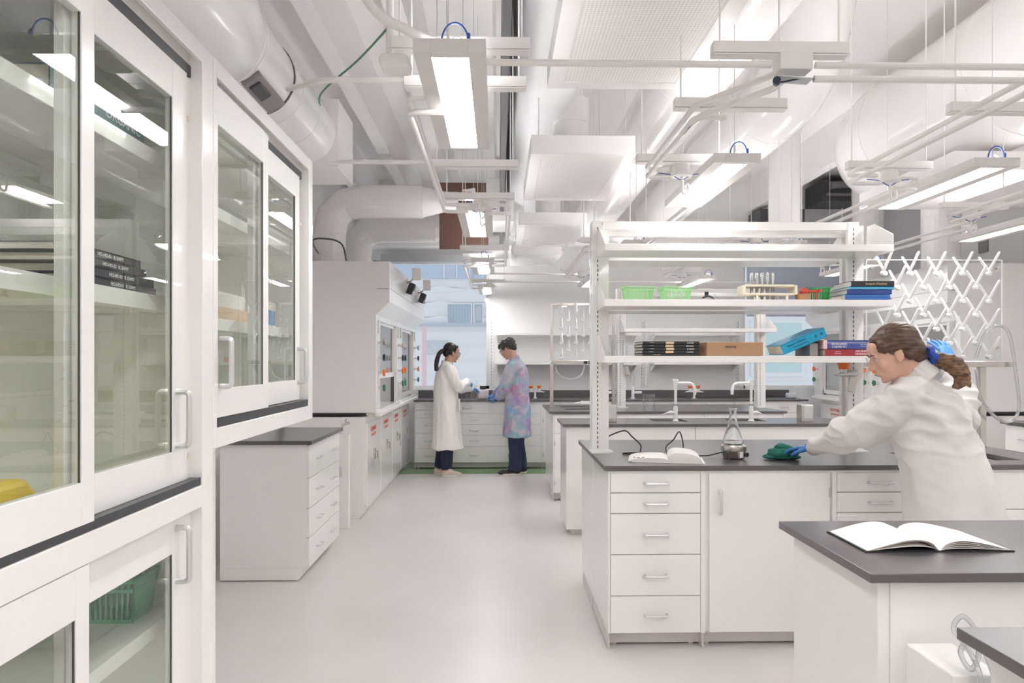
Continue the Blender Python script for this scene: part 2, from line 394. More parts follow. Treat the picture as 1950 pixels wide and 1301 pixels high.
# --- third bench (sinks back to back)
t = thing('base_cabinet', (1.7, 5.8, 0), 'plain white panelled bench body under the two swan-neck taps', 'cabinet')
m = MB().box(0.56, 1.62, 5.575, 6.09, 0.05, 0.888).box(1.624, 2.93, 5.575, 6.09, 0.05, 0.888)
m.build('carcass', M['lam'], t, bevel=0.0015); MB().box(0.6, 2.9, 5.62, 6.05, 0, 0.05).build('plinth', M['kick'], t)
counter(0.531, 2.95, 5.55, 6.11, 'dark grey worktop with two swan-neck taps, beyond the reagent shelves', holes=[(1.33, 1.62, 5.78, 6.0), (2.0, 2.3, 5.78, 6.0)])
sink(1.33, 1.62, 5.78, 6.0, 'small black cup sink beside the swan-neck tap nearer the aisle')
sink(2.0, 2.3, 5.78, 6.0, 'small black cup sink beside the swan-neck tap further from the aisle')
# --- fourth island
dz = [('d', 0, 1, 0.69, 0.878), ('p', 0, 1, 0.085, 0.69, 'r')]
base_unit(0.56, 1.30, 6.92, 7.4, 'white cabinet with drawer over door at the aisle end of the bench beyond the taps', dz)
base_unit(1.30, 2.12, 6.92, 7.4, 'white cabinet with drawer over door seen between the two swan-neck taps', dz)
base_unit(2.12, 2.93, 6.92, 7.4, 'white cabinet with drawer over door at the far end of the bench beyond the taps', dz)
t = thing('base_cabinet', (1.7, 7.7, 0), 'white cabinet back run under the window side of the bench beyond the taps', 'cabinet')
MB().box(0.56, 2.93, 7.41, 7.98, 0.085, 0.888).build('carcass', M['lam'], t); MB().box(0.6, 2.9, 7.41, 7.93, 0, 0.085).build('plinth', M['kick'], t)
counter(0.524, 2.95, 6.9, 8.0, 'dark grey worktop with sinks and drying rack, standing before the window counter', holes=[(0.72, 1.25, 7.15, 7.32)])
counter_sink = sink(0.72, 1.25, 7.15, 7.32, 'narrow black sink in the bench under the smaller drying rack')
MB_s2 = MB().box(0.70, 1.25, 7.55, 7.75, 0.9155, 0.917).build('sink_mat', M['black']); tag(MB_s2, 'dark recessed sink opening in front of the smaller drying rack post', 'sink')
# --- near bench with open book
t = thing('base_cabinet', (2.0, 1.9, 0), 'plain white bench body under the large open notebook', 'cabinet')
m = MB().box(0.945, 0.975, 1.68, 2.16, 0.0, 0.889).box(0.9752, 3.2, 1.675, 2.17, 0.0, 0.889)
m.build('carcass', M['lam'], t, bevel=0.0015)
counter(0.908, 3.2, 1.645, 2.19, 'dark grey worktop carrying the large open blank notebook')
t = thing('base_cabinet', (1.9, 0.95, 0), 'plain white bench body at the bottom corner, under the closest worktop edge', 'cabinet')
MB().box(0.945, 3.0, 0.62, 1.29, 0, 0.889).build('carcass', M['lam'], t, bevel=0.0015)
counter(0.895, 3.0, 0.6, 1.315, 'bare dark grey worktop corner cut off by the bottom edge of the view')
# --- window wall counter
YF = 9.0
zz = [0.878, 0.735, 0.59, 0.445, 0.30, 0.085]
def fz(z): return [('d', 0, 1, z[k+1], z[k]) for k in range(5)]
def at2(px): return at(px, 700, YF).x
base_unit(at2(789), at2(846), YF, 9.55, 'white narrow five-drawer cabinet behind the woman in the white coat, by the fume hoods', fz(Z5), hl=0.11)
wz = [('d', 0, 0.46, zz[1], zz[0]), ('d', 0.46, 1, zz[1], zz[0])] + [('d', 0, 1, zz[k+1], zz[k], 'w') for k in range(1, 5)]
base_unit(at2(846), at2(1032), YF, 9.55, 'white wide drawer cabinet between and behind the two standing people', wz, hl=0.11)
xs = [at2(1032), 1.05, 1.9, 2.75, 3.55]
lb = ['plain white panel cabinet beside the person in the tie-dye coat', 'white window-counter cabinet behind the smaller drying rack', 'white window-counter cabinet behind the swan-neck taps', 'white window-counter cabinet below the mint coloured window edge']
for k in range(4): base_unit(xs[k], xs[k+1], YF, 9.55, lb[k], [('d', 0, 0.5, 0.735, 0.878), ('d', 0.5, 1, 0.735, 0.878), ('p', 0, 0.5, 0.085, 0.735), ('p', 0.5, 1, 0.085, 0.735, 'l')], feet=False)
base_unit(3.55, 4.05, YF, 9.55, 'white five-drawer cabinet under the bluish window beside the far fume hood', fz(zz), hl=0.11)
counter(at2(787), 4.12, 8.97, YB-0.004, 'long dark grey worktop with upstand along the window wall', splash=YB-0.004)
# --- island opposite: drawer pedestal by the wall (left) and its twin (right)
def side_drawers(xf, xb, y0, y1, s, label, wl):
    "drawer cabinet whose fronts look +x (s=1) or -x"
    t = thing('base_cabinet', ((xf+xb)/2, (y0+y1)/2, 0), label, 'cabinet')
    MB().box(xb, xf-s*0.02, y0, y1, 0.085, 0.888).box(xb, xf-s*0.07, y0, y1, 0.006, 0.085).build('carcass', M['lam'], t, bevel=0.0015)
    zs = (0.884, 0.667, 0.47, 0.28, 0.085)
    for k in range(4):
        o = MB().box(xf-s*0.02, xf, y0+0.003, y1-0.003, zs[k+1]+GAP, zs[k]-GAP).build('drawer', M['lam'], t, bevel=0.0015)
        for q in (0.27, 0.73): handle_x(xf, y0+(y1-y0)*q, (zs[k]+zs[k+1])/2, o, s, 0.10)
    tp = MB().box(xb, xf+s*0.025, y0-0.03, y1+0.03, 0.889, 0.915).build('worktop', M['top'], bevel=0.002)
    tag(tp, wl, 'worktop'); return t
side_drawers(-1.225, -1.80, 4.46, 5.30, 1, 'white four-drawer cabinet standing alone beside the aisle below the glass cabinets', 'short dark grey worktop on the lone four-drawer cabinet')
side_drawers(4.36, 4.95, 4.95, 5.78, -1, 'white drawer cabinet at the view edge in front of the fume hood side', 'dark grey worktop on the drawer cabinet at the edge of the view')
# ================================================================== glass-fronted cabinets along the partition
XF = -0.72          # plane of the cabinet fronts
def slide_door(x, y0, y1, z0, z1, sl, parent, st=0.05, tr=0.085, br=0.075, handle=None, hz=None, gname='glass_pane', su=None):
    "framed sliding door in the plane x (front), thickness 18 mm"
    b = MB(); xb = x-0.018; s2 = su or st
    b.box(xb, x, y0, y0+st, z0, z1); b.box(xb, x, y1-s2, y1, z0, z1); b.box(xb, x, y0+st, y1-s2, z1-tr, z1); b.box(xb, x, y0+st, y1-s2, z0, z0+br)
    o = b.build('sliding_door', M['lam'], parent, bevel=0.0012)
    MB().box(x-0.011, x-0.006, y0+st-0.004, y1-s2+0.004, z0+br-0.004, z1-tr+0.004).build(gname, M['glass'], o)
    g = MB(); e = 0.003   # dark gasket line
    g.box(x-0.0055, x-0.0025, y1-s2-0.0025, y1-s2, z0+br, z1-tr)
    g.build('gasket', M['dark'], o)
    if handle is not None:
        handle_x(x, handle, hz, o, 1, 0.125, True, 0.007)
    return o
# --- tall cabinet next to the camera
TY0, TY1 = 0.72, 1.742
t = thing('storage_cabinet', (-0.9, 1.2, 0), 'tall white cabinet with sliding glass doors holding books and a green basket', 'cabinet')
c = MB(); XBK = -1.085
c.box(XBK, XF-0.045, TY0, TY0+0.02, 0, 2.207); c.box(XBK, XF-0.045, TY1-0.02, TY1, 0, 2.207); c.box(XBK, XBK+0.01, TY0, TY1, 0, 2.207)
c.box(XBK, XF-0.045, TY0, TY1, 2.187, 2.207); c.box(XBK, XF-0.045, TY0, TY1, 1.085, 1.125); c.box(XBK, XF-0.045, TY0, TY1, 0.05, 0.09)
c.build('carcass', M['lamd'], t)
f = MB()
f.box(XF-0.045, XF, 1.680, TY1, 0, 2.207)             # aisle-end post
f.box(XF-0.045, XF, TY0, TY0+0.05, 0, 2.207)
f.box(XF-0.012, XF, TY0, 1.680, 2.163, 2.207); f.box(XF-0.045, XF-0.03, TY0, 1.68, 2.15, 2.207)
f.box(XF-0.045, XF, TY0, 1.680, 1.078, 1.132)
f.box(XF-0.045, XF, TY0, 1.680, 0.0, 0.09)
f.build('face_frame', M['lam'], t, bevel=0.002)
MB().box(XF-0.045, XF-0.004, TY0+0.05, 1.68, 1.133, 1.150).build('track', M['track'], t); MB().box(XF-0.042, XF-0.028, TY0+0.05, 1.68, 2.125, 2.152).build('track', M['track'], t)
slide_door(XF-0.002, 0.76, 1.238, 1.148, 2.125, 0, t, st=0.05, su=0.038)
slide_door(XF-0.026, 1.19, 1.655, 1.150, 2.125, 0, t, st=0.05, su=0.072, handle=1.60, hz=1.30)
slide_door(XF-0.002, 0.76, 1.222, 0.10, 1.076, 0, t, st=0.05, su=0.038)
slide_door(XF-0.026, 1.19, 1.655, 0.10, 1.076, 0, t, st=0.05, su=0.072, handle=1.60, hz=0.985)
for z in (1.89, 1.552): MB().box(XBK+0.01, -0.80, TY0+0.022, TY1-0.022, z, z+0.036).build('shelf', M['lam'], t, bevel=0.001)
MB().box(XBK+0.01, -0.80, TY0+0.022, TY1-0.022, 0.787, 0.82).build('shelf', M['lam'], t, bevel=0.001)
MB().box(XF-0.045, XF-0.03, 1.655, 1.68, 1.15, 2.12).box(XF-0.045, XF-0.03, 1.655, 1.68, 0.1, 1.07).build('jamb', M['lam'], t)
st_ = MB()
for k in range(26): st_.box(-0.93, -0.925, TY0+0.12, TY0+0.124, 1.2+k*0.035, 1.215+k*0.035)
for k in range(26): st_.box(XBK+0.01, XBK+0.012, 1.20, 1.204, 1.2+k*0.035, 1.215+k*0.035)
st_.build('slot_strip', M['dark'], t)
for z in (2.02, 1.205, 0.99): MB().cyl((XF-0.03, 1.667, z), (XF-0.026, 1.667, z), 0.007, n=12).build('bumper', mat('cream_rubber', (0.75,0.68,0.58), 0.6), t)
# --- wall-hung cabinet beyond
UY0, UY1 = 1.745, 2.67
t = thing('wall_cabinet', (-0.9, 2.2, 1.21), 'white wall-hung cabinet with two sliding glass doors above the lone drawer cabinet', 'cabinet')
c = MB()
c.box(XBK, XF-0.045, UY0, UY0+0.02, 1.21, 2.207); c.box(XBK, XF-0.045, UY1-0.02, UY1, 1.21, 2.207); c.box(XBK, XBK+0.01, UY0, UY1, 1.21, 2.207)
c.box(XBK, XF-0.045, UY0, UY1, 2.187, 2.207); c.box(XBK, XF-0.045, UY0, UY1, 1.21, 1.255)
c.build('carcass', M['lamd'], t)
f = MB(); f.box(XF-0.045, XF, UY0, UY0+0.022, 1.21, 2.207); f.box(XF-0.045, XF, UY1-0.05, UY1, 1.21, 2.207)
f.box(XF-0.012, XF, UY0+0.022, UY1-0.05, 2.163, 2.207); f.box(XF-0.045, XF-0.03, UY0, UY1, 2.15, 2.207); f.box(XF-0.045, XF, UY0+0.022, UY1-0.05, 1.21, 1.262)
f.build('face_frame', M['lam'], t, bevel=0.002)
MB().box(XF-0.045, XF-0.004, UY0+0.022, UY1-0.05, 1.263, 1.286).build('track', M['track'], t); MB().box(XF-0.042, XF-0.028, UY0+0.03, UY1-0.05, 2.125, 2.152).build('track', M['track'], t)
slide_door(XF-0.002, UY0+0.005, 2.165, 1.287, 2.145, 0, t, st=0.028, su=0.045, tr=0.1, br=0.075, handle=1.79, hz=1.43)
slide_door(XF-0.026, 2.10, 2.585, 1.288, 2.125, 0, t, st=0.06, su=0.05, tr=0.085, br=0.075, handle=2.56, hz=1.415)
for z in (1.84, 1.522): MB().box(XBK+0.01, -0.80, UY0+0.022, UY1-0.022, z, z+0.034).build('shelf', M['lam'], t, bevel=0.001)
MB().cyl((XF-0.03, 2.60, 1.95), (XF-0.026, 2.60, 1.95), 0.006, n=12).build('bumper', M['white'], t)

# ================================================================== fume hoods
def pf(x, s): return x if s > 0 else 3.16-x
HPROF = [(-1.10, 0.96), (-1.10, 1.846), (-0.98, 1.965), (-0.98, 2.33), (-1.93, 2.33), (-1.93, 0.96)]
hood_lab = {(1,0): 'white fume hood with sash half open, next to the lone drawer cabinet side', (1,1): 'white fume hood with closed sash, next to the tall window',
            (-1,0): 'white fume hood seen through the clear drying board with white pegs', (-1,1): 'white fume hood beside the blue-grey blind, beyond the wiping woman'}
def hood(s, n, y0, y1, opened):
    t = thing('fume_hood', (pf(-1.5, s), (y0+y1)/2, 0.9), hood_lab[(s, n)], 'fume hood')
    X = lambda x: pf(x, s)
    def prof(poly, a, b, name, m_, par=t, bev=0.002):
        return MB().prism([(X(p), q) for p, q in poly], 'y', a, b).build(name, m_, par, bevel=bev)
    lam = M['lam']
    for a, b in ((y0, y0+0.06), (y1-0.06, y1)): prof(HPROF, a, b, 'side_panel', lam)
    # canopy: everything above the opening
    prof([(-1.10, 1.80), (-1.10, 1.846), (-0.98, 1.965), (-0.98, 2.33), (-1.93, 2.33), (-1.93, 1.80)], y0+0.06, y1-0.06, 'canopy', lam)
    MB().box(X(-0.9785), X(-0.98), y0, y1, 2.085, 2.088).box(X(-1.095), X(-0.99), y0-0.001, y0, 2.078, 2.083).build('seam', M['dark'], t)
    MB().box(X(-1.93), X(-1.90), y0+0.06, y1-0.06, 0.99, 1.80).build('back_panel', lam, t)
    MB().box(X(-1.93), X(-1.08), y0+0.06, y1-0.06, 0.93, 0.985).build('work_surface', lam, t, bevel=0.004)
    MB().box(X(-1.11), X(-1.06), y0, y1, 0.925, 0.958).build('sill', lam, t, bevel=0.004)
    for a, b in ((y0, y0+0.19), (y1-0.19, y1)):
        MB().box(X(-1.16), X(-1.0985), max(a, y0+0.061), min(b, y1-0.061), 0.9585, 1.7995).build('front_post', lam, t)
    g = MB(); zb = 1.26 if opened else 1.0
    ya, yb = y0+0.2, y1-0.2
    g.box(X(-1.15), X(-1.12), ya, yb, zb, zb+0.05); g.box(X(-1.15), X(-1.12), ya, yb, 1.77, 1.80); g.box(X(-1.15), X(-1.12), ya, ya+0.02, zb, 1.8); g.box(X(-1.15), X(-1.12), yb-0.02, yb, zb, 1.8)
    so = g.build('sash', lam, t)
    MB().box(X(-1.137), X(-1.133), ya+0.02, yb-0.02, zb+0.05, 1.77).build('glass_pane', M['glassc'], so)
    MB().box(X(-1.165), X(-1.13), yb, yb+0.01, 0.985, 1.80).build('sash_track', M['dark'], t)
    yk = y1-0.10
    ks = [(1.60, M['steel']), (1.46, M['knobb']), (1.32, M['orange']), (1.18, M['green'])] if n or s < 0 else [(1.60, M['steel']), (1.46, M['knobb']), (1.32, M['orange']), (1.18, M['green'])]
    for yk in (y0+0.10, y1-0.10):
        MB().box(X(-1.097), X(-1.085), yk-0.03, yk+0.03, 1.68, 1.80).build('monitor', M['alu'], t)
        for z, mm in ks:
            k = MB().cyl((X(-1.10), yk, z), (X(-1.05), yk, z), 0.007, n=8).cyl((X(-1.10), yk, z), (X(-1.09), yk, z), 0.016, n=12).build('valve_stem', M['alu'], t, smooth=True)
            kb = MB(); rings = []
            for xx in (-1.055, -1.035):
                rings.append([Vector((X(xx), yk+math.cos(a)*(0.028+0.005*math.cos(5*a)), z+math.sin(a)*(0.028+0.005*math.cos(5*a)))) for a in [2*math.pi*i/30 for i in range(30)]])
            kb.loft(rings).build('knob', mm, k)
    MB().cyl((X(-1.6), (y0+y1)/2, 2.33), (X(-1.6), (y0+y1)/2, 2.36), 0.17, n=24).build('collar', M['duct'], t)
    # cabinet below
    cl = {(1,0): 'white flammables cabinet under the half-open fume hood', (1,1): 'white flammables cabinet under the closed fume hood by the window',
          (-1,0): 'white flammables cabinet under the fume hood behind the wiping woman', (-1,1): 'white flammables cabinet under the far fume hood by the blind'}[(s, n)]
    b = thing('safety_cabinet', (X(-1.5), (y0+y1)/2, 0), cl, 'cabinet')
    MB().box(X(-1.93), X(-1.20), y0, y1, 0.10, 0.92).box(X(-1.93), X(-1.25), y0, y1, 0.0, 0.10).build('carcass', lam, b, bevel=0.002)
    h = (y1-y0)/2
    for q in range(2):
        a, c_ = y0+q*h+0.012, y0+(q+1)*h-0.012
        d = MB().box(X(-1.20), X(-1.18), a, c_, 0.11, 0.86).build('door', M['gloss'], b, bevel=0.003)
        hx = a+0.42*h
        MB().box(X(-1.18), X(-1.165), hx-0.03, hx+0.03, 0.50, 0.60).tube([(X(-1.165), hx, 0.57), (X(-1.14), hx, 0.57), (X(-1.14), hx+0.01, 0.44)], 0.009, 8).build('latch_handle', M['steel'], d)
        for li, (tx, sz, z) in enumerate((('FLAMMABLE', 0.058, 0.79), ('KEEP FIRE AWAY', 0.036, 0.735))):
            text(tx, sz, M['red'], 'lettering', d, (X(-1.1785), hx if s > 0 or q else a+0.2, z), rx=90, rz=90*s, sx=0.9)
    if n == 0: MB().box(X(-1.93), X(-1.19), y0-0.002, y0, 0.934, 0.956).build('dark_rail', M['black'], t)
M['gloss'] = mat('gloss_white_enamel', (0.84, 0.83, 0.82), 0.08, vary=0.01, coat=0.6)
for s in (1, -1):
    hood(s, 0, 6.2, 7.648, s > 0); hood(s, 1, 7.652, 9.1, False)
# scene lights clipped to the hood roofs
for k, (y, lab) in enumerate(((7.35, 'small black camera with white bracket on the fume hood front nearer the view'), (8.45, 'small black camera with white bracket on the fume hood front nearer the window'))):
    t = thing('camera', (-0.97, y, 2.27), lab, 'camera')
    MB().obox((-0.93, y, 2.20), (0.07, 0.10, 0.12), Matrix.Rotation(R(18), 3, 'Y')).build('body', M['black'], t, bevel=0.01)
    MB().cyl((-0.93, y-0.02, 2.20), (-0.90, y-0.03, 2.13), 0.022, n=14).build('lens', M['alu'], t)
    MB().tube([(-0.98, y, 2.26), (-0.93, y, 2.29), (-0.90, y, 2.33)], 0.008).box(-0.98, -0.972, y-0.03, y+0.03, 2.23, 2.30).build('bracket', M['steel'], t)
    MB().obox((-0.875, y, 2.36), (0.09, 0.03, 0.13)).build('sensor_box', M['white'], t, bevel=0.008)
# narrow service panel beside the hood
t = thing('service_column', (-1.35, 5.8, 0), 'narrow white service column with gas tap between the lone drawer cabinet and fume hood', 'panel')
MB().box(-1.55, -1.27, 5.84, 5.90, 0.0, 0.80).build('panel', M['lam'], t, bevel=0.003)
MB().box(-1.355, -1.325, 5.83, 5.84, 0.45, 0.53).build('outlet', M['alu'], t)
MB().tube([(-1.35, 5.87, 0.80), (-1.33, 5.87, 0.88), (-1.27, 5.86, 0.90)], 0.012).sph((-1.29, 5.86, 0.915), 0.02, 10, 6).build('gas_tap', M['steel'], t, smooth=True)

# ================================================================== wall shelves over the window counter
def wall_shelf(x0, x1, z, lab):
    t = thing('wall_shelf', ((x0+x1)/2, YB, z), lab, 'shelf')
    MB().box(x0, x1, YB-0.32, YB-0.01, z, z+0.028).build('board', M['lam'], t, bevel=0.002)
    for x in (x0+0.02, x1-0.05): MB().prism([(YB-0.01, z-0.005), (YB-0.28, z-0.005), (YB-0.01, z-0.10)], 'x', x, x+0.004).build('bracket', M['lam'], t)
wall_shelf(-0.02, 1.95, 1.775, 'upper white wall shelf above the person in the tie-dye coat')
wall_shelf(-0.02, 1.95, 1.375, 'lower white wall shelf behind the smaller drying rack')
wall_shelf(2.14, 3.35, 1.775, 'upper white wall shelf between the drying rack and the far window')
wall_shelf(2.14, 3.35, 1.375, 'lower white wall shelf seen below the row of books on the reagent shelf')
for i, (x, lab) in enumerate(((-0.07, 'slotted white wall standard beside the tall window'), (2.06, 'slotted white wall standard in the middle of the window wall'), (3.40, 'slotted white wall standard beside the blue-grey blind'))):
    m = MB().box(x-0.03, x-0.008, YB-0.025, YB, 1.06, 2.0).box(x+0.008, x+0.03, YB-0.025, YB, 1.06, 2.0); m.cur = 1
    for k in range(20): m.box(x-0.022, x-0.016, YB-0.027, YB-0.025, 1.09+k*0.045, 1.105+k*0.045)
    tag(m.build('shelf_standard', [M['lam'], M['dark']]), lab, 'shelf rail')

# ================================================================== reagent racks on the benches
def standard(m, x0, x1, y0, y1, z0, z1):
    m.cur = 0; m.box(x0, x1, y0, y1, z0, z1); m.cur = 1
    n = int((z1-z0-0.03)/0.026)
    for k in range(n):
        z = z0+0.02+k*0.026
        m.box(x1-0.022, x1-0.0165, y0-0.0008, y0+0.002, z, z+0.016)
    m.cur = 0
def rack(x0, x1, yc, ztop, lab, front, back, zt_beam=True):
    """bench rack: slotted uprights on base plates. front/back: shelf heights (top of board)"""
    t = thing('reagent_rack', ((x0+x1)/2, yc, 0.915), lab, 'shelving')
    for x in (x0, x1-0.095):
        m = MB(); m.box(x-0.005, x+0.12, yc-0.06, yc+0.06, 0.915, 0.923); m.box(x+0.045, x+0.095, yc-0.038, yc+0.038, 0.923, ztop-0.02)
        standard(m, x+0.0, x+0.05, yc-0.05, yc-0.02, 0.923, ztop); standard(m, x+0.0, x+0.05, yc+0.02, yc+0.05, 0.923, ztop)
        m.build('upright', [M['lam'], M['dark']], t, bevel=0)
    MB().box(x0+0.06, x1-0.03, yc-0.045, yc-0.015, ztop-0.045, ztop).box(x0+0.06, x1-0.03, yc+0.015, yc+0.045, ztop-0.075, ztop-0.03).build('top_beam', M['lam'], t, bevel=0.002)
    for z in front:
        s = MB().box(x0+0.03, x1+0.015, yc-0.31, yc-0.055, z-0.036, z).build('shelf_board', M['lam'], t, bevel=0.002)
        for x in (x0+0.028, x1+0.011):
            MB().prism([(yc-0.05, z-0.03), (yc-0.30, z-0.03), (yc-0.30, z+0.01), (yc-0.10, z+0.12), (yc-0.05, z+0.12)], 'x', x, x+0.003).build('shelf_bracket', M['lam'], s)
    for z in back:
        s = MB().box(x0+0.03, x1-0.07, yc+0.055, yc+0.31, z-0.036, z-0.004).build('shelf_board', M['lam'], t, bevel=0.001)
        for x in (x0+0.028, x1-0.073):
            MB().prism([(yc+0.05, z-0.03), (yc+0.30, z-0.03), (yc+0.30, z+0.01), (yc+0.10, z+0.12), (yc+0.05, z+0.12)], 'x', x, x+0.003).build('shelf_bracket', M['lam'], s)
    return t
RY = 3.86
rack(0.528, 2.07, RY, 2.215, 'large white reagent rack with books and baskets on the middle bench', (2.045, 1.754, 1.458), (2.045, 1.754))
rack(1.30, 2.93, 7.45, 2.215, 'white reagent rack with one low shelf on the bench beyond the taps', (1.77,), (2.0,))
# bracket plate at the far end of the top shelf
rb = MB().prism([(RY-0.05, 2.055), (RY-0.30, 2.055), (RY-0.30, 2.10), (RY-0.12, 2.19), (RY-0.05, 2.19)], 'x', 2.084, 2.088).build('shelf_end_plate', M['lam']); tag(rb, 'white end plate at the top corner of the large reagent rack', 'bracket')

# ================================================================== drying boards
def peg(p, d, name='peg'):
    p = Vector(p); d = Vector(d); q = p+d
    return (p, q)
def drying_board(x0, x1, y, xa, xb, lab, glab, post_x, nx, label_txt, lx, base_y):
    t = thing('drying_rack', ((x0+x1)/2, y, 0.915), lab, 'drying rack')
    for px_ in post_x: MB().box(px_-0.018, px_+0.018, y-0.018, y+0.018, 0.917, 1.41).build('post', M['steel'], t, bevel=0.002)
    z0, z1 = 1.43, 2.03
    bd_ = MB().prism([(x0, z0), (x1, z0), (x1, z1-0.03), (x1-0.03, z1), (x0+0.03, z1), (x0, z1-0.03)], 'y', y-0.003, y+0.003).build('acrylic_board', M['acryl'], t)
    e = MB().box(x0, x1, y-0.004, y+0.004, z1-0.004, z1).box(x1-0.004, x1, y-0.004, y+0.004, z0, z1).box(x0, x0+0.004, y-0.004, y+0.004, z0, z1)
    e.build('board_edge', M['white'], t)
    MB().box(x0-0.01, x1+0.04, y-0.05, y+0.05, 1.395, 1.43).build('drip_trough', M['steel'], t, bevel=0.004)
    for bx in (x0+0.03, x1-0.03):
        for bz in (z0+0.08, z1-0.05): MB().cyl((bx, y-0.012, bz), (bx, y+0.012, bz), 0.009, n=10).build('bolt', M['steel'], t)
    dx = 0.157
    for r in range(7):
        z = z1-0.08-r*0.082
        for k in range(nx):
            x = x1-0.08-dx*k - (dx/2 if r % 2 else 0)
            if x < x0+0.03: continue
            for s in (-1, 1):
                a = Vector((x+s*0.012, y+s*0.008, z)); b = a+Vector((0, s*0.095, 0.112))
                m_ = MB(); m_.tube([a, a+(b-a)*0.08, b-(b-a)*0.04, b], [0.010, 0.0085, 0.0075, 0.004], 8); m_.tube([a+Vector((0, -s*0.004, 0)), a+Vector((0, s*0.012, -0.004)), a+Vector((0, s*0.02, -0.006))], [0.015, 0.015, 0.009], 8)
                m_.build('peg', M['white'], t, smooth=True)
    bx0 = lx
    lp = MB().box(bx0, bx0+0.26, y-0.0525, y-0.05, 1.398, 1.428).build('warning_strip', M['black'], t)
    text(label_txt, 0.027, M['whiteprint'], 'lettering', lp, (bx0+0.13, y-0.0532, 1.413), sx=0.95)
    return t
drying_board(2.17, 2.985, 3.98, 0, 0, 'clear acrylic drying board with white pegs on a steel stand, beside the wiping woman', '', (2.86,), 5, 'DO NOT DRINK', 2.45, 3.98)
drying_board(0.60, 1.245, 7.42, 0, 0, 'smaller clear drying board with white pegs beyond the reagent rack upright', '', (0.585, 1.262), 4, 'DO NOT DRINK', 0.93, 7.42)
# frame bars of the small board
fb_ = MB().box(0.57, 1.275, 7.40, 7.44, 2.033, 2.055).box(0.57, 0.597, 7.40, 7.44, 1.432, 2.033).box(1.248, 1.275, 7.40, 7.44, 1.432, 2.033).build('rack_frame_bar', M['steel']); tag(fb_, 'thin steel frame around the smaller drying board', 'frame')
# ================================================================== ceiling: luminaires
def top_z(x, y):
    "height of whatever a hanger at (x, y) can be fixed to: underside of a duct, or the slab"
    for cx, cz, r, ya, yb in ((1.18, 3.19, 0.235, -1, 9.4), (0.30, 3.25, 0.22, -1, 9.3), (2.14, 3.40, 0.27, 4.9, 9.3), (3.34, 3.30, 0.465, -1, 6.6), (1.60, 3.5, 0.24, 1.6, 3.4)):
        if abs(x-cx) < r*0.98 and ya < y < yb: return cz-math.sqrt(r*r-(x-cx)**2)
    return ZC
def luminaire(x, y, lab, full=True, z=2.336):
    "pendant: x centre, y near end"
    L, W, H = 0.92, 0.214, 0.042
    t = thing('pendant_light', (x, y+L/2, z), lab, 'light', None)
    m = MB(); hw = W/2; lw = 0.055
    # hollow housing: rim around recessed lens
    m.box(x-hw, x-lw, y, y+L, z, z+H); m.box(x+lw, x+hw, y, y+L, z, z+H)
    m.box(x-lw, x+lw, y, y+0.035, z, z+H); m.box(x-lw, x+lw, y+L-0.02, y+L, z, z+H)
    m.build('housing', M['lamp'], t, bevel=0.0015)
    MB().box(x-lw, x+lw, y+0.035, y+L-0.02, z+0.004, z+0.008).build('lens', M['lensd'], t)
    MB().box(x-lw, x+lw, y+0.05, y+L-0.05, z+H-0.008, z+H-0.004).build('added_uplight', M['upfill'], t)  # unseen glowing top added to brighten the ceiling
    for q in (0.03, L-0.03): MB().cyl((x-0.005, y+q, z+H), (x-0.005, y+q, top_z(x-0.005, y+q)), 0.0016, n=6).cyl((x-0.005, y+q, z+H), (x-0.005, y+q, z+H+0.045), 0.005, n=8).build('suspension_wire', M['alu'], t)
    if full:
        pts = [(x+0.015+0.04*math.cos(a)*1.0, y+0.03, z+H+0.06*math.sin(a)) for a in [math.pi*k/12 for k in range(13)]]
        MB().tube(pts, 0.003, 6).cyl((x+0.055, y+0.03, z+H), (x+0.055, y+0.03, z+H+0.028), 0.006, n=8).build('power_cable', M['blue'], t, smooth=True)
        pts = [(x+0.02+0.02*math.cos(a), y+0.05, z+H+0.025*math.sin(a)) for a in [math.pi*k/10 for k in range(11)]]
        MB().tube(pts, 0.005, 6).build('data_cable', M['white'], t, smooth=True)
    return t
M['lamp'] = mat('lamp_housing', (0.74, 0.72, 0.71), 0.4, vary=0.01)
AX, BX, CX, DX = -0.142, 1.09, 2.32, 3.56
LY = {'A': (2.0, 4.09, 6.25, 8.45), 'B': (3.08, 5.3, 7.5), 'C': (3.12, 5.3, 7.5), 'D': (4.22, 6.35)}
LB = {'A': ('large white pendant light over the aisle, closest to the view', 'white pendant light over the aisle before the curved ducts', 'small-looking pendant light over the aisle in front of the tall window', 'furthest pendant light over the aisle, beside the window edge'),
      'B': ('white pendant light above the reagent rack, beside the round-ended duct', 'pendant light half hidden by the top of the reagent rack', 'pendant light above the smaller drying rack'),
      'C': ('long white pendant light over the sink end of the middle bench', 'pendant light seen between upper reagent shelves', 'small pendant light seen above the green baskets'),
      'D': ('pendant light at the view edge above the drying pegs', 'pendant light seen behind the top books on the reagent rack')}
for r, x in zip('ABCD', (AX, BX, CX, DX)):
    for y, lab in zip(LY[r], LB[r]): luminaire(x, y, lab)
for x, y, lab in ((AX, -0.1, 'pendant light over the aisle above the camera position'), (BX, 0.55, 'pendant light over the open notebook bench'), (BX, -1.3, 'pendant light behind the viewer on the notebook side'),
                  (CX, 0.9, 'pendant light over the far end of the notebook bench'), (CX, -1.3, 'pendant light far behind the viewer'), (AX, -2.2, 'pendant light furthest behind the viewer over the aisle'),
                  (DX, 2.0, 'pendant light over the side aisle out of view'), (DX, -0.2, 'pendant light behind the viewer at the side aisle')):
    luminaire(x, y, lab, full=False)

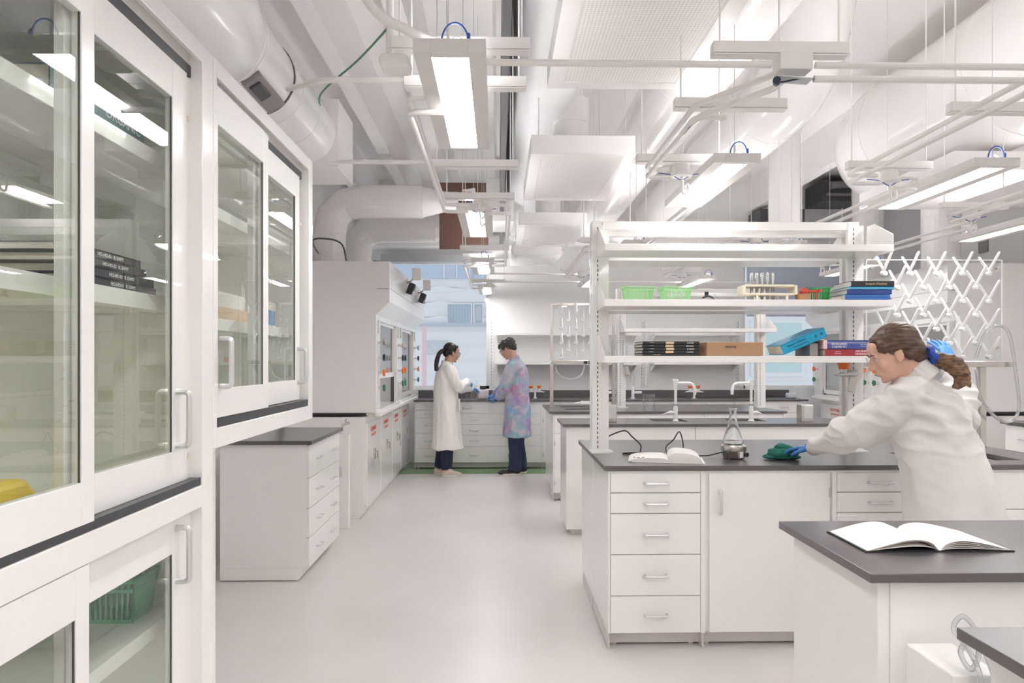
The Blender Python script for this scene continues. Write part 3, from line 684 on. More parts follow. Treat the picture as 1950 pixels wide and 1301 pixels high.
# ================================================================== struts, conduits, boxes
ZS = 2.40
strut_n = 0
def strut(xc, y, lab, L=0.43, z=ZS):
    t = thing('ceiling_strut', (xc, y, z), lab, 'strut', 'hung steel struts carrying the conduits')
    m = MB(); w_ = 0.02
    m.box(xc-L/2, xc+L/2, y-w_, y+w_, z, z+0.036); m.box(xc-L/2, xc+L/2, y-w_, y+w_, z-0.006, z-0.002)
    m.build('channel', M['pipe'], t, bevel=0.001)
    m = MB()
    for q in (-L/2+0.025, L/2-0.025): m.cyl((xc+q, y, z+0.036), (xc+q, y, top_z(xc+q, y)), 0.0035, n=8)
    m.build('hanger_rod', M['pipe'], t)
    return t
def jbox(x, y, lab):
    t = thing('junction_box', (x, y, 2.33), lab, 'junction box', 'round ceiling junction boxes')
    MB().lathe([(0.001, 0.06), (0.04, 0.06), (0.041, 0.012), (0.0, 0.012)], (x, y, 2.335), 20, cap=False).build('can', M['white'], t, smooth=True)
    MB().lathe([(0.001, 0.0), (0.05, 0.002), (0.054, 0.008), (0.05, 0.014), (0.001, 0.014)], (x, y, 2.335), 20, cap=False).build('cover', M['white'], t, smooth=True)
    MB().tube(spline([(x, y, 2.335), (x+0.004, y, 2.30), (x+0.006, y, 2.26), (x+0.02, y, 2.25), (x+0.035, y, 2.27), (x+0.03, y, 2.30), (x+0.012, y, 2.29)], 5), 0.006, 6).build('cable_loop', M['white'], t, smooth=True)
    MB().tube(spline([(x-0.11, y+0.01, 2.355), (x-0.05, y, 2.345), (x, y, 2.32), (x+0.05, y, 2.345), (x+0.10, y, 2.352)], 4), 0.0025, 6).build('blue_lead', M['blue'], t)
def conduit(pts, lab, r=0.0105, rad=0.08):
    o = MB().tube(bend(pts, rad, 6), r, 10).build('conduit', M['pipe'], smooth=True); tag(o, lab, 'pipe', 'white painted ceiling conduits'); return o
slab = {'A': 'white hung strut crossing over the aisle pendant lights', 'B': 'white hung strut beside the pendant lights over the reagent rack', 'C': 'white hung strut near the sink-end pendant lights', 'D': 'white hung strut over the side aisle pendant lights'}
for r, xc, ys in (('A', -0.115, (2.13, 2.42, 3.42, 4.09, 5.95, 6.42, 8.45)), ('B', 0.89, (2.14, 2.6, 3.31, 4.95, 5.55, 7.3)), ('C', 1.97, (2.62, 3.40, 5.2, 7.3)), ('D', 3.02, (3.4, 4.27, 6.3))):
    for y in ys: strut(xc, y, slab[r])
ZP = 2.365
def run(xc, ya, yb, side, lab, dx=0.19):
    "pair of conduits between two lights with hooked ends"
    for k in (0, 1):
        z = ZP-0.045*k; x = xc+side*(dx-0.0*k); y0_, y1_ = ya-0.00, yb+0.0
        conduit([(xc+side*0.06, y0_+0.02*k, z), (x+side*0.005, y0_+0.02*k, z), (x, y0_+0.12, z), (x, y1_-0.12, z), (x+side*0.005, y1_-0.02*k, z), (xc+side*0.06, y1_-0.02*k, z)], lab, rad=0.07)
la = 'paired white conduits running along the aisle pendant lights'
run(-0.115, 2.42, 4.09, -1, la, 0.20); run(-0.115, 4.09, 6.42, 1, la, 0.185); run(-0.115, 6.42, 8.45, -1, la, 0.20)
lb_ = 'paired white conduits above the large reagent rack'
run(0.89, 2.45, 3.31, -1, lb_, 0.17); run(0.89, 3.45, 5.55, 1, lb_, 0.25); run(0.89, 5.55, 7.3, -1, lb_, 0.17)
lc = 'paired white conduits above the sink end of the middle bench'
run(1.97, 1.0, 3.40, -1, lc, 0.22); run(1.97, 3.45, 5.2, 1, lc, 0.19); run(1.97, 5.2, 7.3, -1, lc, 0.2)
ld = 'paired white conduits over the side aisle'
run(3.02, 3.2, 4.35, -1, ld, 0.12); run(3.02, 4.45, 6.3, 1, ld, 0.15)
jl = {'A': 'white round ceiling box over the aisle', 'B': 'white round ceiling box above the large reagent rack', 'C': 'white round ceiling box with looped cable above the drying pegs', 'D': 'white round ceiling box over the side aisle'}
for r, x, ys in (('A', -0.11, (4.13, 6.45, 8.47)), ('B', 0.90, (3.33, 5.57, 7.33)), ('C', 1.985, (3.42, 5.22, 7.33)), ('D', 3.02, (4.30, 6.33))):
    for y in ys: jbox(x, y, jl[r])
# cross conduits over the bench
conduit([(-0.05, 2.13, 2.365), (0.86, 2.13, 2.365)], 'white conduit crossing from the aisle light to the square ceiling box')
conduit([(1.0, 2.13, 2.365), (5.3, 2.13, 2.365)], 'upper white conduit crossing towards the big elbow duct')
conduit([(0.995, 2.13, 2.322), (5.3, 2.13, 2.322)], 'lower white conduit with blue lead crossing towards the big elbow duct')
for k in (0, 1): conduit([(0.90, 2.14, ZP-0.045*k), (0.90, 2.20, ZP-0.045*k), (0.72, 2.47, ZP-0.045*k), (0.72, 2.62, ZP-0.045*k)], 'short bent white conduit from the square ceiling box', rad=0.08)
t = thing('ceiling_box', (0.93, 2.14, 2.33), 'square white ceiling box with hanging cover and blue lead', 'junction box')
MB().box(0.88, 0.985, 2.11, 2.17, 2.345, 2.40).build('can', M['white'], t, bevel=0.003)
MB().obox((0.935, 2.14, 2.322), (0.105, 0.05, 0.003), Matrix.Rotation(R(4), 3, 'Y')).build('cover', mat('galvanised', (0.62, 0.66, 0.67), 0.4, metal=0.4), t)
MB().tube(spline([(0.875, 2.13, 2.31), (0.90, 2.13, 2.312), (0.95, 2.13, 2.322), (0.995, 2.13, 2.322)], 5), 0.003, 6).cyl((0.865, 2.10, 2.305), (0.877, 2.13, 2.31), 0.012, n=12).build('blue_lead', M['knobb'], t)
conduit([(-0.80, 2.62, 2.47), (-0.62, 2.42, 2.425), (-0.33, 2.42, 2.425)], 'short white conduit from the round duct to the closest aisle light')
conduit([(-0.85, 3.42, 2.425), (-0.33, 3.42, 2.425)], 'straight white conduit beside the square duct box')
# big bent pipe at the top, corrugated hose, side box, loose green wire
o = MB().tube(bend([(-0.40, 1.95, 2.62), (-0.39, 2.0, 2.46), (-0.22, 2.05, 2.40), (-0.14, 2.12, 2.40)], 0.08, 6), 0.014, 12).build('pipe', M['pipe'], smooth=True); tag(o, 'thick white bent pipe dropping to the closest aisle light', 'pipe')
t = thing('conduit_fitting', (-0.36, 2.13, 2.35), 'white oval conduit fitting beside the closest aisle light', 'fitting')
MB().box(-0.365, -0.27, 2.08, 2.18, 2.335, 2.375).build('body', M['pipe'], t, bevel=0.018, seg=3)
MB().cyl((-0.335, 2.13, 2.37), (-0.335, 2.13, 2.75), 0.0115, n=12).build('riser', M['pipe'], t, smooth=True)
hp = [(-1.10+k*0.012, 2.75, 2.98) for k in range(62)]
o = MB().tube(hp, [0.02+0.004*(k % 2) for k in range(62)], 10).build('corrugated_hose', M['pipe'], smooth=False); tag(o, 'white corrugated hose crossing beside the round duct', 'hose')
g0 = at(742, 50, 3.0); g1 = at(612, 212, 4.3)
gm = (g0+g1)/2 + Vector((-0.10, 0, 0.02))
o = MB().tube(spline([g0, g0*0.7+g1*0.3+Vector((-0.03, 0, -0.01)), g0*0.3+g1*0.7+Vector((-0.09, 0, -0.01)), g1], 6), 0.0055, 6).build('green_wire', M['green'], smooth=True); tag(o, 'loose green wire hanging off the square duct end', 'wire')

# ================================================================== ducts
def duct(pts, r, lab, seams=(), n=28, mtl=None, rad=0.4, name='round_duct', segs=6, smooth=True):
    P = bend(pts, rad, segs); t = thing(name, tuple(Vector(pts[0])), lab, 'duct')
    MB().tube(P, r, n).build('duct_wall', mtl or M['duct'], t, smooth=True, ang=50 if smooth else 12)
    if not smooth:
        for i in range(1, len(P)-1):
            d = (P[i+1]-P[i-1]).normalized(); MB().cyl(P[i]-d*0.004, P[i]+d*0.004, r+0.004, n=n).build('seam', mtl or M['duct'], t, smooth=True)
    if seams:
        for (p, d, rr) in seams:
            p = Vector(p); d = Vector(d).normalized()
            MB().cyl(p-d*0.012, p+d*0.012, rr, n=n).build('collar', mtl or M['duct'], t, smooth=True)
    return t
# left duct along the partition
t = thing('round_duct', (-1.27, 3.0, 2.93), 'large white duct above the glass cabinets ending in a square box', 'duct')
MB().tube([(-1.31, 0.0, 2.93), (-1.31, 2.5, 2.93), (-1.30, 2.9, 2.93), (-1.29, 3.12, 2.93), (-1.28, 3.2, 2.93)], [0.31, 0.31, 0.29, 0.235, 0.21], 40).build('wide_section', M['duct'], t, smooth=True)
MB().tube([(-1.28, 3.1, 2.93), (-1.27, 4.55, 2.93)], 0.205, 40).build('narrow_section', M['duct'], t, smooth=True)
for y in (3.2, 3.62, 3.78, 4.12): MB().cyl((-1.275, y-0.008, 2.93), (-1.275, y+0.008, 2.93), 0.209, n=32).build('collar', M['duct'] if y != 3.62 else M['dark'], t, smooth=True)
MB().box(-1.49, -1.045, 4.5, 4.95, 2.70, 3.15).build('square_box', M['duct'], t, bevel=0.004)
dr = thing('actuator', (-1.13, 3.15, 2.75), 'grey damper actuator strapped under the large duct', 'actuator')
MB().obox((-1.155, 3.40, 2.755), (0.10, 0.36, 0.03), Matrix.Rotation(R(-32), 3, 'Y')).build('bracket', mat('grey_metal', (0.33,0.30,0.30), 0.4, metal=0.3), dr, bevel=0.003)
MB().obox((-1.15, 3.33, 2.738), (0.06, 0.16, 0.02), Matrix.Rotation(R(-32), 3, 'Y')).build('motor', M['dark'], dr, bevel=0.006)
# hood exhausts, gored elbows (segs gives the gores)
duct([(-1.70, 6.93, 2.35), (-1.70, 6.93, 3.04), (-0.75, 6.93, 3.04)], 0.165, 'white elbow duct rising from the fume hood nearer the view', rad=0.62, segs=3, smooth=False, mtl=M['duct'])
duct([(-1.72, 8.35, 2.35), (-1.72, 8.35, 3.05), (-0.75, 8.35, 3.05)], 0.18, 'white elbow duct rising from the fume hood nearer the window', rad=0.62, segs=3, smooth=False, mtl=M['duct'])
for y, r, z, lab in ((6.93, 0.165, 3.04, 'short tapered duct end joining the brown steel plate, upper one'), (8.35, 0.18, 3.05, 'short tapered duct end behind the aisle pendant light, lower one')):
    t = thing('duct_reducer', (-0.6, y, z), lab, 'duct')
    MB().tube([(-0.80, y, z), (-0.52, y, z), (-0.40, y, z)], [r+0.002, 0.10, 0.10], 24).build('cone', M['duct'], t, smooth=True)
o = MB().box(-0.62, -0.10, 7.25, 7.30, 2.62, 3.32).build('steel_plate', M['brown']); tag(o, 'brown unpainted steel plate behind the aisle pendant light', 'plate')
o = MB().obox(at(893, 366, 7.22)+Vector((0, 0, 0)), (0.14, 0.004, 0.07), Matrix.Rotation(R(-8), 3, 'Y')).build('sticker', M['white']); tag(o, 'white sticker with red mark on the brown steel plate', 'sticker')
q_ = at(890, 367, 7.212); MB().prism([(q_.x-0.045, q_.z-0.012), (q_.x+0.01, q_.z-0.012), (q_.x+0.045, q_.z+0.012), (q_.x-0.01, q_.z+0.006), (q_.x-0.045, q_.z+0.014)], 'y', q_.y, q_.y+0.003).build('red_mark', M['red'], o)
o = MB().box(-0.12, 0.165, 7.0, 7.6, 2.86, 3.30).build('duct_box', M['duct'], bevel=0.004); tag(o, 'white box duct beside the brown steel plate', 'duct')
o = MB().tube(spline([(-1.85, 7.4, 2.47), (-1.7, 6.3, 2.52), (-1.55, 6.25, 2.54), (-1.42, 6.25, 2.49), (-1.39, 6.3, 2.34)], 8), 0.008, 8).build('hose', M['dark'], smooth=True); tag(o, 'black hose looping over the roof of the fume hood', 'hose')
# supply duct with diffusers
duct([(0.30, -1, 3.25), (0.30, 9.3, 3.25)], 0.22, 'white fabric-wrapped supply duct above the perforated diffusers', mtl=M['ductw'])
o = MB().box(0.02, 0.06, -1, 9.2, 2.95, 3.9).build('gap_shade_strip', M['dark']); tag(o, 'dark strip put in for the shaded gap beside the supply duct', 'gap shade')  # dark colour stands in for the shade in this gap
def perf_mat():
    m = mat('perforated_sheet', (0.84, 0.82, 0.81), 0.4, vary=0.01); nt = m.node_tree; b = nt.nodes['Principled BSDF']
    tc = nt.nodes.new('ShaderNodeTexCoord'); v = nt.nodes.new('ShaderNodeTexVoronoi'); v.inputs['Scale'].default_value = 70; v.inputs['Randomness'].default_value = 0
    nt.links.new(tc.outputs['Object'], v.inputs['Vector'])
    cr = nt.nodes.new('ShaderNodeValToRGB'); cr.color_ramp.elements[0].position = 0.22; cr.color_ramp.elements[1].position = 0.34
    cr.color_ramp.elements[0].color = (0.60, 0.58, 0.57, 1); cr.color_ramp.elements[1].color = (0.84, 0.82, 0.81, 1)
    nt.links.new(v.outputs['Distance'], cr.inputs[0]); nt.links.new(cr.outputs[0], b.inputs['Base Color']); return m
M['perf'] = perf_mat()
dfl = ('large perforated ceiling diffuser closest to the view', 'white ceiling diffuser box under the round neck duct', 'white ceiling diffuser box above the smaller drying rack', 'smallest looking ceiling diffuser box near the window wall')
for k, (y0_, y1_, z, x0_, x1_) in enumerate(((1.80, 3.11, 2.676, 0.225, 0.865), (4.10, 5.30, 2.676, 0.20, 0.83), (6.25, 7.45, 2.676, 0.19, 0.82), (8.0, 8.95, 2.676, 0.16, 0.75))):
    t = thing('ceiling_diffuser', ((x0_+x1_)/2, (y0_+y1_)/2, z), dfl[k], 'diffuser')
    MB().box(x0_, x1_, y0_, y1_, z+0.006, z+0.115).build('plenum', M['duct'], t, bevel=0.003)
    MB().box(x0_, x0_+0.07, y0_, y1_, z, z+0.006).box(x1_-0.07, x1_, y0_, y1_, z, z+0.006).box(x0_+0.07, x1_-0.07, y0_, y0_+0.07, z, z+0.006).box(x0_+0.07, x1_-0.07, y1_-0.07, y1_, z, z+0.006).build('rim', M['duct'], t, bevel=0.001)
    MB().box(x0_+0.07, x1_-0.07, y0_+0.07, y1_-0.07, z+0.002, z+0.005).build('perforated_face', M['perf'], t)
    MB().cyl((0.50, y0_+0.55, z+0.115), (0.50, y0_+0.55, 3.2), 0.125, n=24).cyl((0.50, y0_+0.55, z+0.36), (0.50, y0_+0.55, z+0.375), 0.128, n=24).build('neck', M['duct'], t, smooth=True)
    m = MB()
    for a in (x0_+0.05, x1_-0.05):
        for b in (y0_+0.06, y1_-0.06): m.cyl((a, b, z+0.11), (a, b, top_z(a, b)), 0.0022, n=6)
    m.build('hanger_wire', M['alu'], t)
duct([(1.18, -1, 3.19), (1.18, 9.4, 3.19)], 0.235, 'long straight white duct over the reagent rack', seams=[((1.18, y, 3.19), (0, 1, 0), 0.238) for y in (2.6, 4.1, 5.6, 7.1)])
duct([(2.14, 9.3, 3.40), (2.14, 4.75, 3.40), (2.14, 4.45, 4.3)], 0.27, 'white duct turning up into the ceiling above the reagent rack end', seams=[((2.14, y, 3.40), (0, 1, 0), 0.273) for y in (5.3, 6.8)], rad=0.5, segs=10)
duct([(1.60, 1.6, 3.5), (1.60, 3.3, 3.5), (1.75, 3.45, 4.2)], 0.24, 'white duct with elbow at the top edge of the view', seams=[((1.60, 3.0, 3.5), (0, 1, 0), 0.243)], rad=0.5, segs=10)
duct([(3.34, -1.0, 3.30), (3.34, 6.15, 3.30), (5.3, 6.15, 3.30)], 0.465, 'huge white round duct with smooth elbow, largest in the ceiling', seams=[((3.34, y, 3.30), (0, 1, 0), 0.469) for y in (5.4, 4.2, 2.4)], rad=0.72, segs=12, n=40)
o = MB().box(2.97, 3.62, 4.38, 5.55, 2.676, 2.80).build('duct_box', M['duct'], bevel=0.004)
tag(o, 'flat white box duct behind the long pendant light at the sink end', 'duct')
duct([(2.92, 6.9, 2.60), (2.92, 6.9, 3.2), (2.92, 6.9, 3.94)], 0.155, 'vertical white duct drop behind the long pendant light')
duct([(4.60, 7.0, 2.35), (4.60, 7.0, 3.1), (4.60, 7.0, 3.94)], 0.18, 'white vertical duct above the fume hood behind the drying pegs', rad=0.6, segs=4, smooth=False)
duct([(4.60, 8.4, 2.35), (4.60, 8.4, 3.1), (4.60, 8.4, 3.94)], 0.18, 'white vertical duct above the far fume hood by the blind', rad=0.6, segs=4, smooth=False)
for x, y, lab, z in ((4.66, 9.1, 'dark open ceiling recess with valves beside the vertical duct drop', 3.58), (3.85, 9.15, 'dark ceiling recess with valves above the top shelf', 3.20)):
    t = thing('equipment_recess', (x, y, z), lab, 'equipment')
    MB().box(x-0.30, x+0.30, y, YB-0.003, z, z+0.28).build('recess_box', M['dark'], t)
    MB().cyl((x-0.2, y-0.03, z+0.2), (x+0.1, y-0.03, z+0.22), 0.05, n=12).cyl((x-0.25, y-0.03, z+0.08), (x+0.28, y-0.03, z+0.08), 0.02, n=10).build('valve', mat('grey_cast', (0.25,0.24,0.24), 0.5), t, smooth=True)
o = MB().box(-0.55, 4.2, 8.9, 8.96, 2.93, 2.98).build('pipe_strut', M['pipe']); tag(o, 'long white cross strut near the window wall', 'strut')
for z, x1_, lab in ((2.40, 3.2, 'thin white pipe crossing low in front of the window wall'), (2.50, 1.0, 'thin white pipe crossing above the other one before the window wall')):
    o = MB().cyl((-0.2, 8.4, z), (x1_, 8.4, z), 0.011, n=8).build('pipe', M['pipe'], smooth=True); tag(o, lab, 'pipe')

for y, z, h, lab in ((7.9, 2.80, 0.16, 'small grey plate high on the far side wall, upper one'), (7.4, 2.62, 0.14, 'small grey plate on the far side wall above the drying pegs')):
    o = MB().box(XR-0.02, XR, y-0.07, y+0.07, z, z+h).build('wall_plate', mat('plate_grey', (0.30, 0.30, 0.31), 0.5), bevel=0.003); tag(o, lab, 'wall plate')
# ================================================================== things on the benches and shelves
M['paper'] = mat('paper', (0.84, 0.81, 0.79), 0.7, vary=0.01)
M['page'] = mat('page_edges', (0.74, 0.69, 0.60), 0.8, vary=0.06, scale=90)
M['card'] = mat('cardboard', (0.42, 0.25, 0.14), 0.75, vary=0.05, scale=20)
M['cover'] = mat('black_cover', (0.025, 0.025, 0.027), 0.45)
M['tan'] = mat('tan_label', (0.72, 0.55, 0.33), 0.6)
M['pgreen'] = mat('pale_green_plastic', (0.52, 0.83, 0.46), 0.35)
M['mgreen'] = mat('mint_green_plastic', (0.13, 0.50, 0.30), 0.35)
M['bgreen'] = mat('bright_green_wire', (0.05, 0.42, 0.12), 0.35)
M['cream'] = mat('cream_plastic', (0.82, 0.75, 0.60), 0.4)
M['plast'] = mat('clear_hose', (0.90, 0.92, 0.94), 0.08, vary=0.02); M['plast'].node_tree.nodes['Principled BSDF'].inputs['Transmission Weight'].default_value = 0.75; M['plast'].node_tree.nodes['Principled BSDF'].inputs['IOR'].default_value = 1.3
ZB = 0.9155
# --- large open notebook
def open_notebook():
    t = thing('open_notebook', (1.20, 1.93, ZB), 'large open blank notebook with black cover on the closest bench', 'book')
    m = MB(); m.box(0.995, 1.196, 1.826, 2.046, ZB, ZB+0.003); m.box(1.204, 1.405, 1.826, 2.046, ZB, ZB+0.003); m.box(1.196, 1.204, 1.826, 2.046, ZB, ZB+0.002)
    m.build('cover', M['cover'], t)
    def sheet(s, h, wdt, lift=0.0, th=0.0006):
        m = MB(); rows = []
        for y in (1.830, 1.90, 1.97, 2.042):
            pts = []
            for k in range(15):
                u = k/14; x = 1.20+s*(0.002+wdt*u)
                z = ZB+0.0035+lift*(1-u) + h*(math.sin(math.pi*min(1, u**0.62))**1.0)*(1-0.12*u)
                pts.append(Vector((x, y, z)))
            rows.append(pts)
        n = 15; vs = [p for r in rows for p in r] + [p-Vector((0,0,th)) for r in rows for p in r]; o = n*4; fs = []
        for j in range(3):
            for i in range(14):
                a = j*n+i; fs.append((a, a+1, a+1+n, a+n)); fs.append((a+o, a+n+o, a+n+1+o, a+1+o))
        for i in range(14): fs += [(i, i+o, i+1+o, i+1), (3*n+i, 3*n+i+1, 3*n+i+1+o, 3*n+i+o)]
        for j in range(3): a = j*n+14; fs.append((a, a+n, a+n+o, a+o)[::-1])
        m.add(vs, fs); m.build('page', M['paper'], t, smooth=True, ang=60)
    for s, hs in ((-1, (0.030, 0.027, 0.012)), (1, (0.026, 0.021, 0.016, 0.010, 0.005))):
        for k, h in enumerate(hs): sheet(s, h, 0.196-0.002*k)
open_notebook()
# --- thick open textbook
def block(t, o, rz, s, w_, dep, h, name):
    "half of an open book: curved outer flank; o spine point; s side"
    q = Matrix.Rotation(rz, 3, 'Z'); m = MB(); rings = []
    prof = [(0, 0), (0, h*0.5), (w_*0.05, h*0.74), (w_*0.14, h*0.95), (w_*0.26, h), (w_*0.5, h*0.97), (w_*0.7, h*0.86), (w_*0.84, h*0.68), (w_*0.94, h*0.42), (w_*1.0, 0.0)]
    for y in (-dep/2, dep/2): rings.append([Vector(o)+q @ Vector((s*a, y, b)) for a, b in prof])
    m.loft(rings); ob = m.build(name, [M['paper'], M['page']], t, smooth=True, ang=28)
    return ob
t = thing('open_textbook', (0.88, 3.53, ZB), 'thick white-paged textbook lying open beside the rack upright', 'book')
q = Matrix.Rotation(R(-12), 3, 'Z'); sp = Vector((0.885, 3.54, ZB+0.002))
MB().obox(sp+Vector((0,0,-0.001)), (0.36, 0.222, 0.002), q).build('cover', M['paper'], t)
block(t, sp, R(-12), -1, 0.20, 0.22, 0.022, 'page_block'); block(t, sp, R(-12), 1, 0.17, 0.22, 0.05, 'page_block')
for a, b in ((-0.17, -0.095), (-0.15, -0.098), (-0.125, -0.09)): MB().obox(sp+q @ Vector((a, b, 0.021)), (0.012, 0.007, 0.002), q).build('index_tab', M['print'], t)
# --- mantle and flask
mx, my = 1.252, 3.60
t = thing('heating_mantle', (mx, my, ZB), 'round steel heating mantle with brown front panel under the flask', 'heater')
m = MB().lathe([(0.001, 0.004), (0.056, 0.004), (0.062, 0.014), (0.064, 0.04), (0.064, 0.041), (0.066, 0.046), (0.066, 0.066), (0.060, 0.072), (0.05, 0.074), (0.045, 0.066), (0.001, 0.06)], (mx, my, ZB), 32, cap=False)
m.build('body', M['steel'], t, smooth=True, ang=30)
for a, w_, mm, nm in ((-112, 44, mat('brown_enamel', (0.09, 0.055, 0.045), 0.4), 'front_panel'), (-150, 26, M['dark'], 'side_panel'), (-72, 20, M['white'], 'dial_plate')):
    p = MB(); rr = []
    for z in (0.010, 0.042):
        rr.append([Vector((mx+0.0655*math.cos(R(a+k)), my+0.0655*math.sin(R(a+k)), ZB+z)) for k in range(-w_//2, w_//2+1, 4)])
    n = len(rr[0]); p.add(rr[0]+rr[1], [(i, i+1, i+1+n, i+n) for i in range(n-1)]); p.build(nm, mm, t)
MB().cyl((mx+0.040, my-0.050, ZB+0.026), (mx+0.050, my-0.066, ZB+0.026), 0.012, n=14).build('knob', M['black'], t)
for a in (-120, -60, 60, 120): MB().cyl((mx+0.05*math.cos(R(a)), my+0.05*math.sin(R(a)), ZB), (mx+0.05*math.cos(R(a)), my+0.05*math.sin(R(a)), ZB+0.006), 0.008, n=8).build('foot', M['black'], t)
t = thing('erlenmeyer_flask', (mx-0.004, my, ZB+0.075), 'clear glass conical flask standing on the heating mantle', 'flask')
fl = [(0.001, 0.0), (0.046, 0.0), (0.052, 0.006), (0.051, 0.02), (0.042, 0.05), (0.030, 0.09), (0.022, 0.125), (0.0185, 0.15), (0.0185, 0.178), (0.0225, 0.184), (0.0225, 0.190), (0.019, 0.192)]
M['glr'] = bpy.data.materials.new('clear_labware'); M['glr'].use_nodes = True
_b = M['glr'].node_tree.nodes['Principled BSDF']; _b.inputs['Transmission Weight'].default_value = 1; _b.inputs['Roughness'].default_value = 0.0; _b.inputs['IOR'].default_value = 1.45; _b.inputs['Base Color'].default_value = (0.97, 0.985, 0.985, 1)
inner = [(max(r-0.0022, 0.0005), z) for r, z in fl][::-1]; inner[-1] = (0.0005, 0.003); inner[-2] = (0.043, 0.003)
MB().lathe(fl + inner, (mx-0.004, my, ZB+0.075), 36, cap=False).build('flask_body', M['glr'], t, smooth=True, ang=60)
# cords
def cord(pts, lab, r=0.0035, mm='black', name='power_cord'):
    o = MB().tube(spline(pts, 8), r, 8).build(name, M[mm], smooth=True); return tag(o, lab, 'cord')
cord([at(1380, 858, 3.64)+Vector((0.02,0,0)), at(1360, 865, 3.60), at(1345, 868, 3.62), (1.06, 3.68, ZB+0.004), (0.98, 3.72, ZB+0.004)], 'black cord leading from the heating mantle behind the textbook')
cord([at(1150, 838, 3.90), at(1165, 828, 3.90), at(1190, 820.5, 3.90), at(1204, 832, 3.86), at(1220, 848, 3.82), (0.80, 3.80, ZB+0.005), (0.85, 3.77, ZB+0.005), (0.78, 3.74, ZB+0.005), (0.70, 3.74, ZB+0.005), (0.70, 3.75, ZB+0.008), (0.80, 3.76, ZB+0.008), (0.86, 3.74, ZB+0.006)], 'black cord arching from the rack upright to the bench', 0.0042)
cord([(0.93, 3.72, ZB+0.004), at(1268, 852, 3.76), at(1282, 838, 3.78), at(1292, 823, 3.80), at(1297, 828, 3.80), at(1301, 848, 3.77), (1.02, 3.74, ZB+0.004)], 'black cord loop standing up behind the open textbook')
# --- green cloth
def blob(name, mb, vox, mm, parent, it=6, post=None, fac=0.5, group=None):
    me = bpy.data.meshes.new(name); off = base_of(parent) if parent else Vector((0,0,0))
    me.from_pydata([v-off for v in mb.v], [], mb.f); o = bpy.data.objects.new(name, me); COL.objects.link(o)
    bm = bmesh.new(); bm.from_mesh(me); bmesh.ops.recalc_face_normals(bm, faces=bm.faces[:]); bm.to_mesh(me); bm.free()
    r = o.modifiers.new('r', 'REMESH'); r.mode = 'VOXEL'; r.voxel_size = vox; r.use_smooth_shade = True
    if it: s_ = o.modifiers.new('s', 'SMOOTH'); s_.factor = fac; s_.iterations = it
    bpy.context.view_layer.update()
    me2 = bpy.data.meshes.new_from_object(o.evaluated_get(bpy.context.evaluated_depsgraph_get()))
    o.modifiers.clear(); o.data = me2; me2.name = name; bpy.data.meshes.remove(me)
    if post:
        ns = [v.normal.copy() for v in me2.vertices]
        for v, n in zip(me2.vertices, ns): v.co = v.co + post(v.co+off, n)
    me2.materials.clear()
    for q_ in (mm if isinstance(mm, (list, tuple)) else [mm]): me2.materials.append(q_)
    me2.polygons.foreach_set('use_smooth', [True]*len(me2.polygons)); me2.update()
    o.parent = parent; return o
m = MB()
for (x, y, z, a, b, c, rz) in ((1.49, 3.56, 0.012, 0.105, 0.055, 0.012, 0), (1.50, 3.56, 0.030, 0.090, 0.052, 0.012, 8), (1.485, 3.555, 0.045, 0.065, 0.045, 0.014, -15), (1.50, 3.57, 0.064, 0.045, 0.035, 0.016, 20), (1.465, 3.55, 0.03, 0.05, 0.05, 0.022, 0), (1.54, 3.57, 0.05, 0.045, 0.04, 0.014, 0)):
    m.sph((x, y, ZB+z), (a, b, c), 20, 10, Matrix.Rotation(R(rz), 3, 'Z'))
o = blob('cleaning_cloth', m, 0.004, mat('green_cloth', (0.012, 0.13, 0.10), 0.9, vary=0.3, scale=60, bump=0.3), None, 3,
         lambda p, n: n*(0.006*noise.noise(p*38)) + Vector((0, 0, max(0, ZB+0.001-p.z))))
tag(o, 'crumpled dark green cloth under the gloved hand of the wiping woman', 'cloth')

# --- books
def book(x0, x1, y0, y1, z0, z1, cm, lab, parent=None, title=None, spine='front', rot=None, group=None, tcol='whiteprint', tsize=None, tx=None, label_patch=None, flip=False, pages='page', pageside=True):
    "closed book lying flat, spine towards -y"
    t = thing('book', ((x0+x1)/2, y0, z0), lab, 'book', group)
    h = z1-z0
    MB().box(x0, x1, y0, y1, z0, z0+0.0025).box(x0, x1, y0, y1, z1-0.0025, z1).box(x0, x1, y0, y0+0.003, z0, z1).build('cover', cm, t, bevel=0.0008)
    MB().box(x0+0.003, x1-0.003, y0+0.003, y1-0.003, z0+0.0025, z1-0.0025).build('pages', M[pages], t)
    if title:
        for (s_, u, sz, dz) in title:
            text(s_, sz, M[tcol], 'lettering', t, (x0+(x1-x0)*u, y0-0.0006, (z0+z1)/2+dz), ry=180 if flip else 0, sx=1.0)
    if label_patch: MB().box(x0+(x1-x0)*label_patch[0], x0+(x1-x0)*label_patch[1], y0-0.0008, y0, z0+0.002, z1-0.002).build('spine_label', M['tan'], t)
    return t
Z1 = 1.4585; yb0 = RY-0.29
zc = Z1
rom = ['VI', 'V', 'IV', 'III', 'II']
pos5 = ['lowest in', 'second from the bottom of', 'middle one of', 'second from the top of', 'topmost of']
for k in range(5):
    h = 0.0155 if k else 0.012
    dx = rnd.uniform(-0.003, 0.003)
    book(0.762+dx, 1.062+dx, yb0+0.006, yb0+0.23, zc, zc+h, M['cover'], 'black bound lab notebook, %s the black stack on the reagent shelf' % pos5[k],
         title=[('oio-nio-oi', 0.16, 0.006, 0.001), ('NOM ' + rom[k], 0.84, 0.011, 0)] if k else [('oio-oio   ho  v', 0.25, 0.007, 0)], label_patch=(0.41, 0.55) if k else None, flip=True)
    zc += h+0.0006
t = thing('cardboard_box', (1.24, RY-0.2, Z1), 'long brown cardboard box with handwriting on the reagent shelf', 'box')
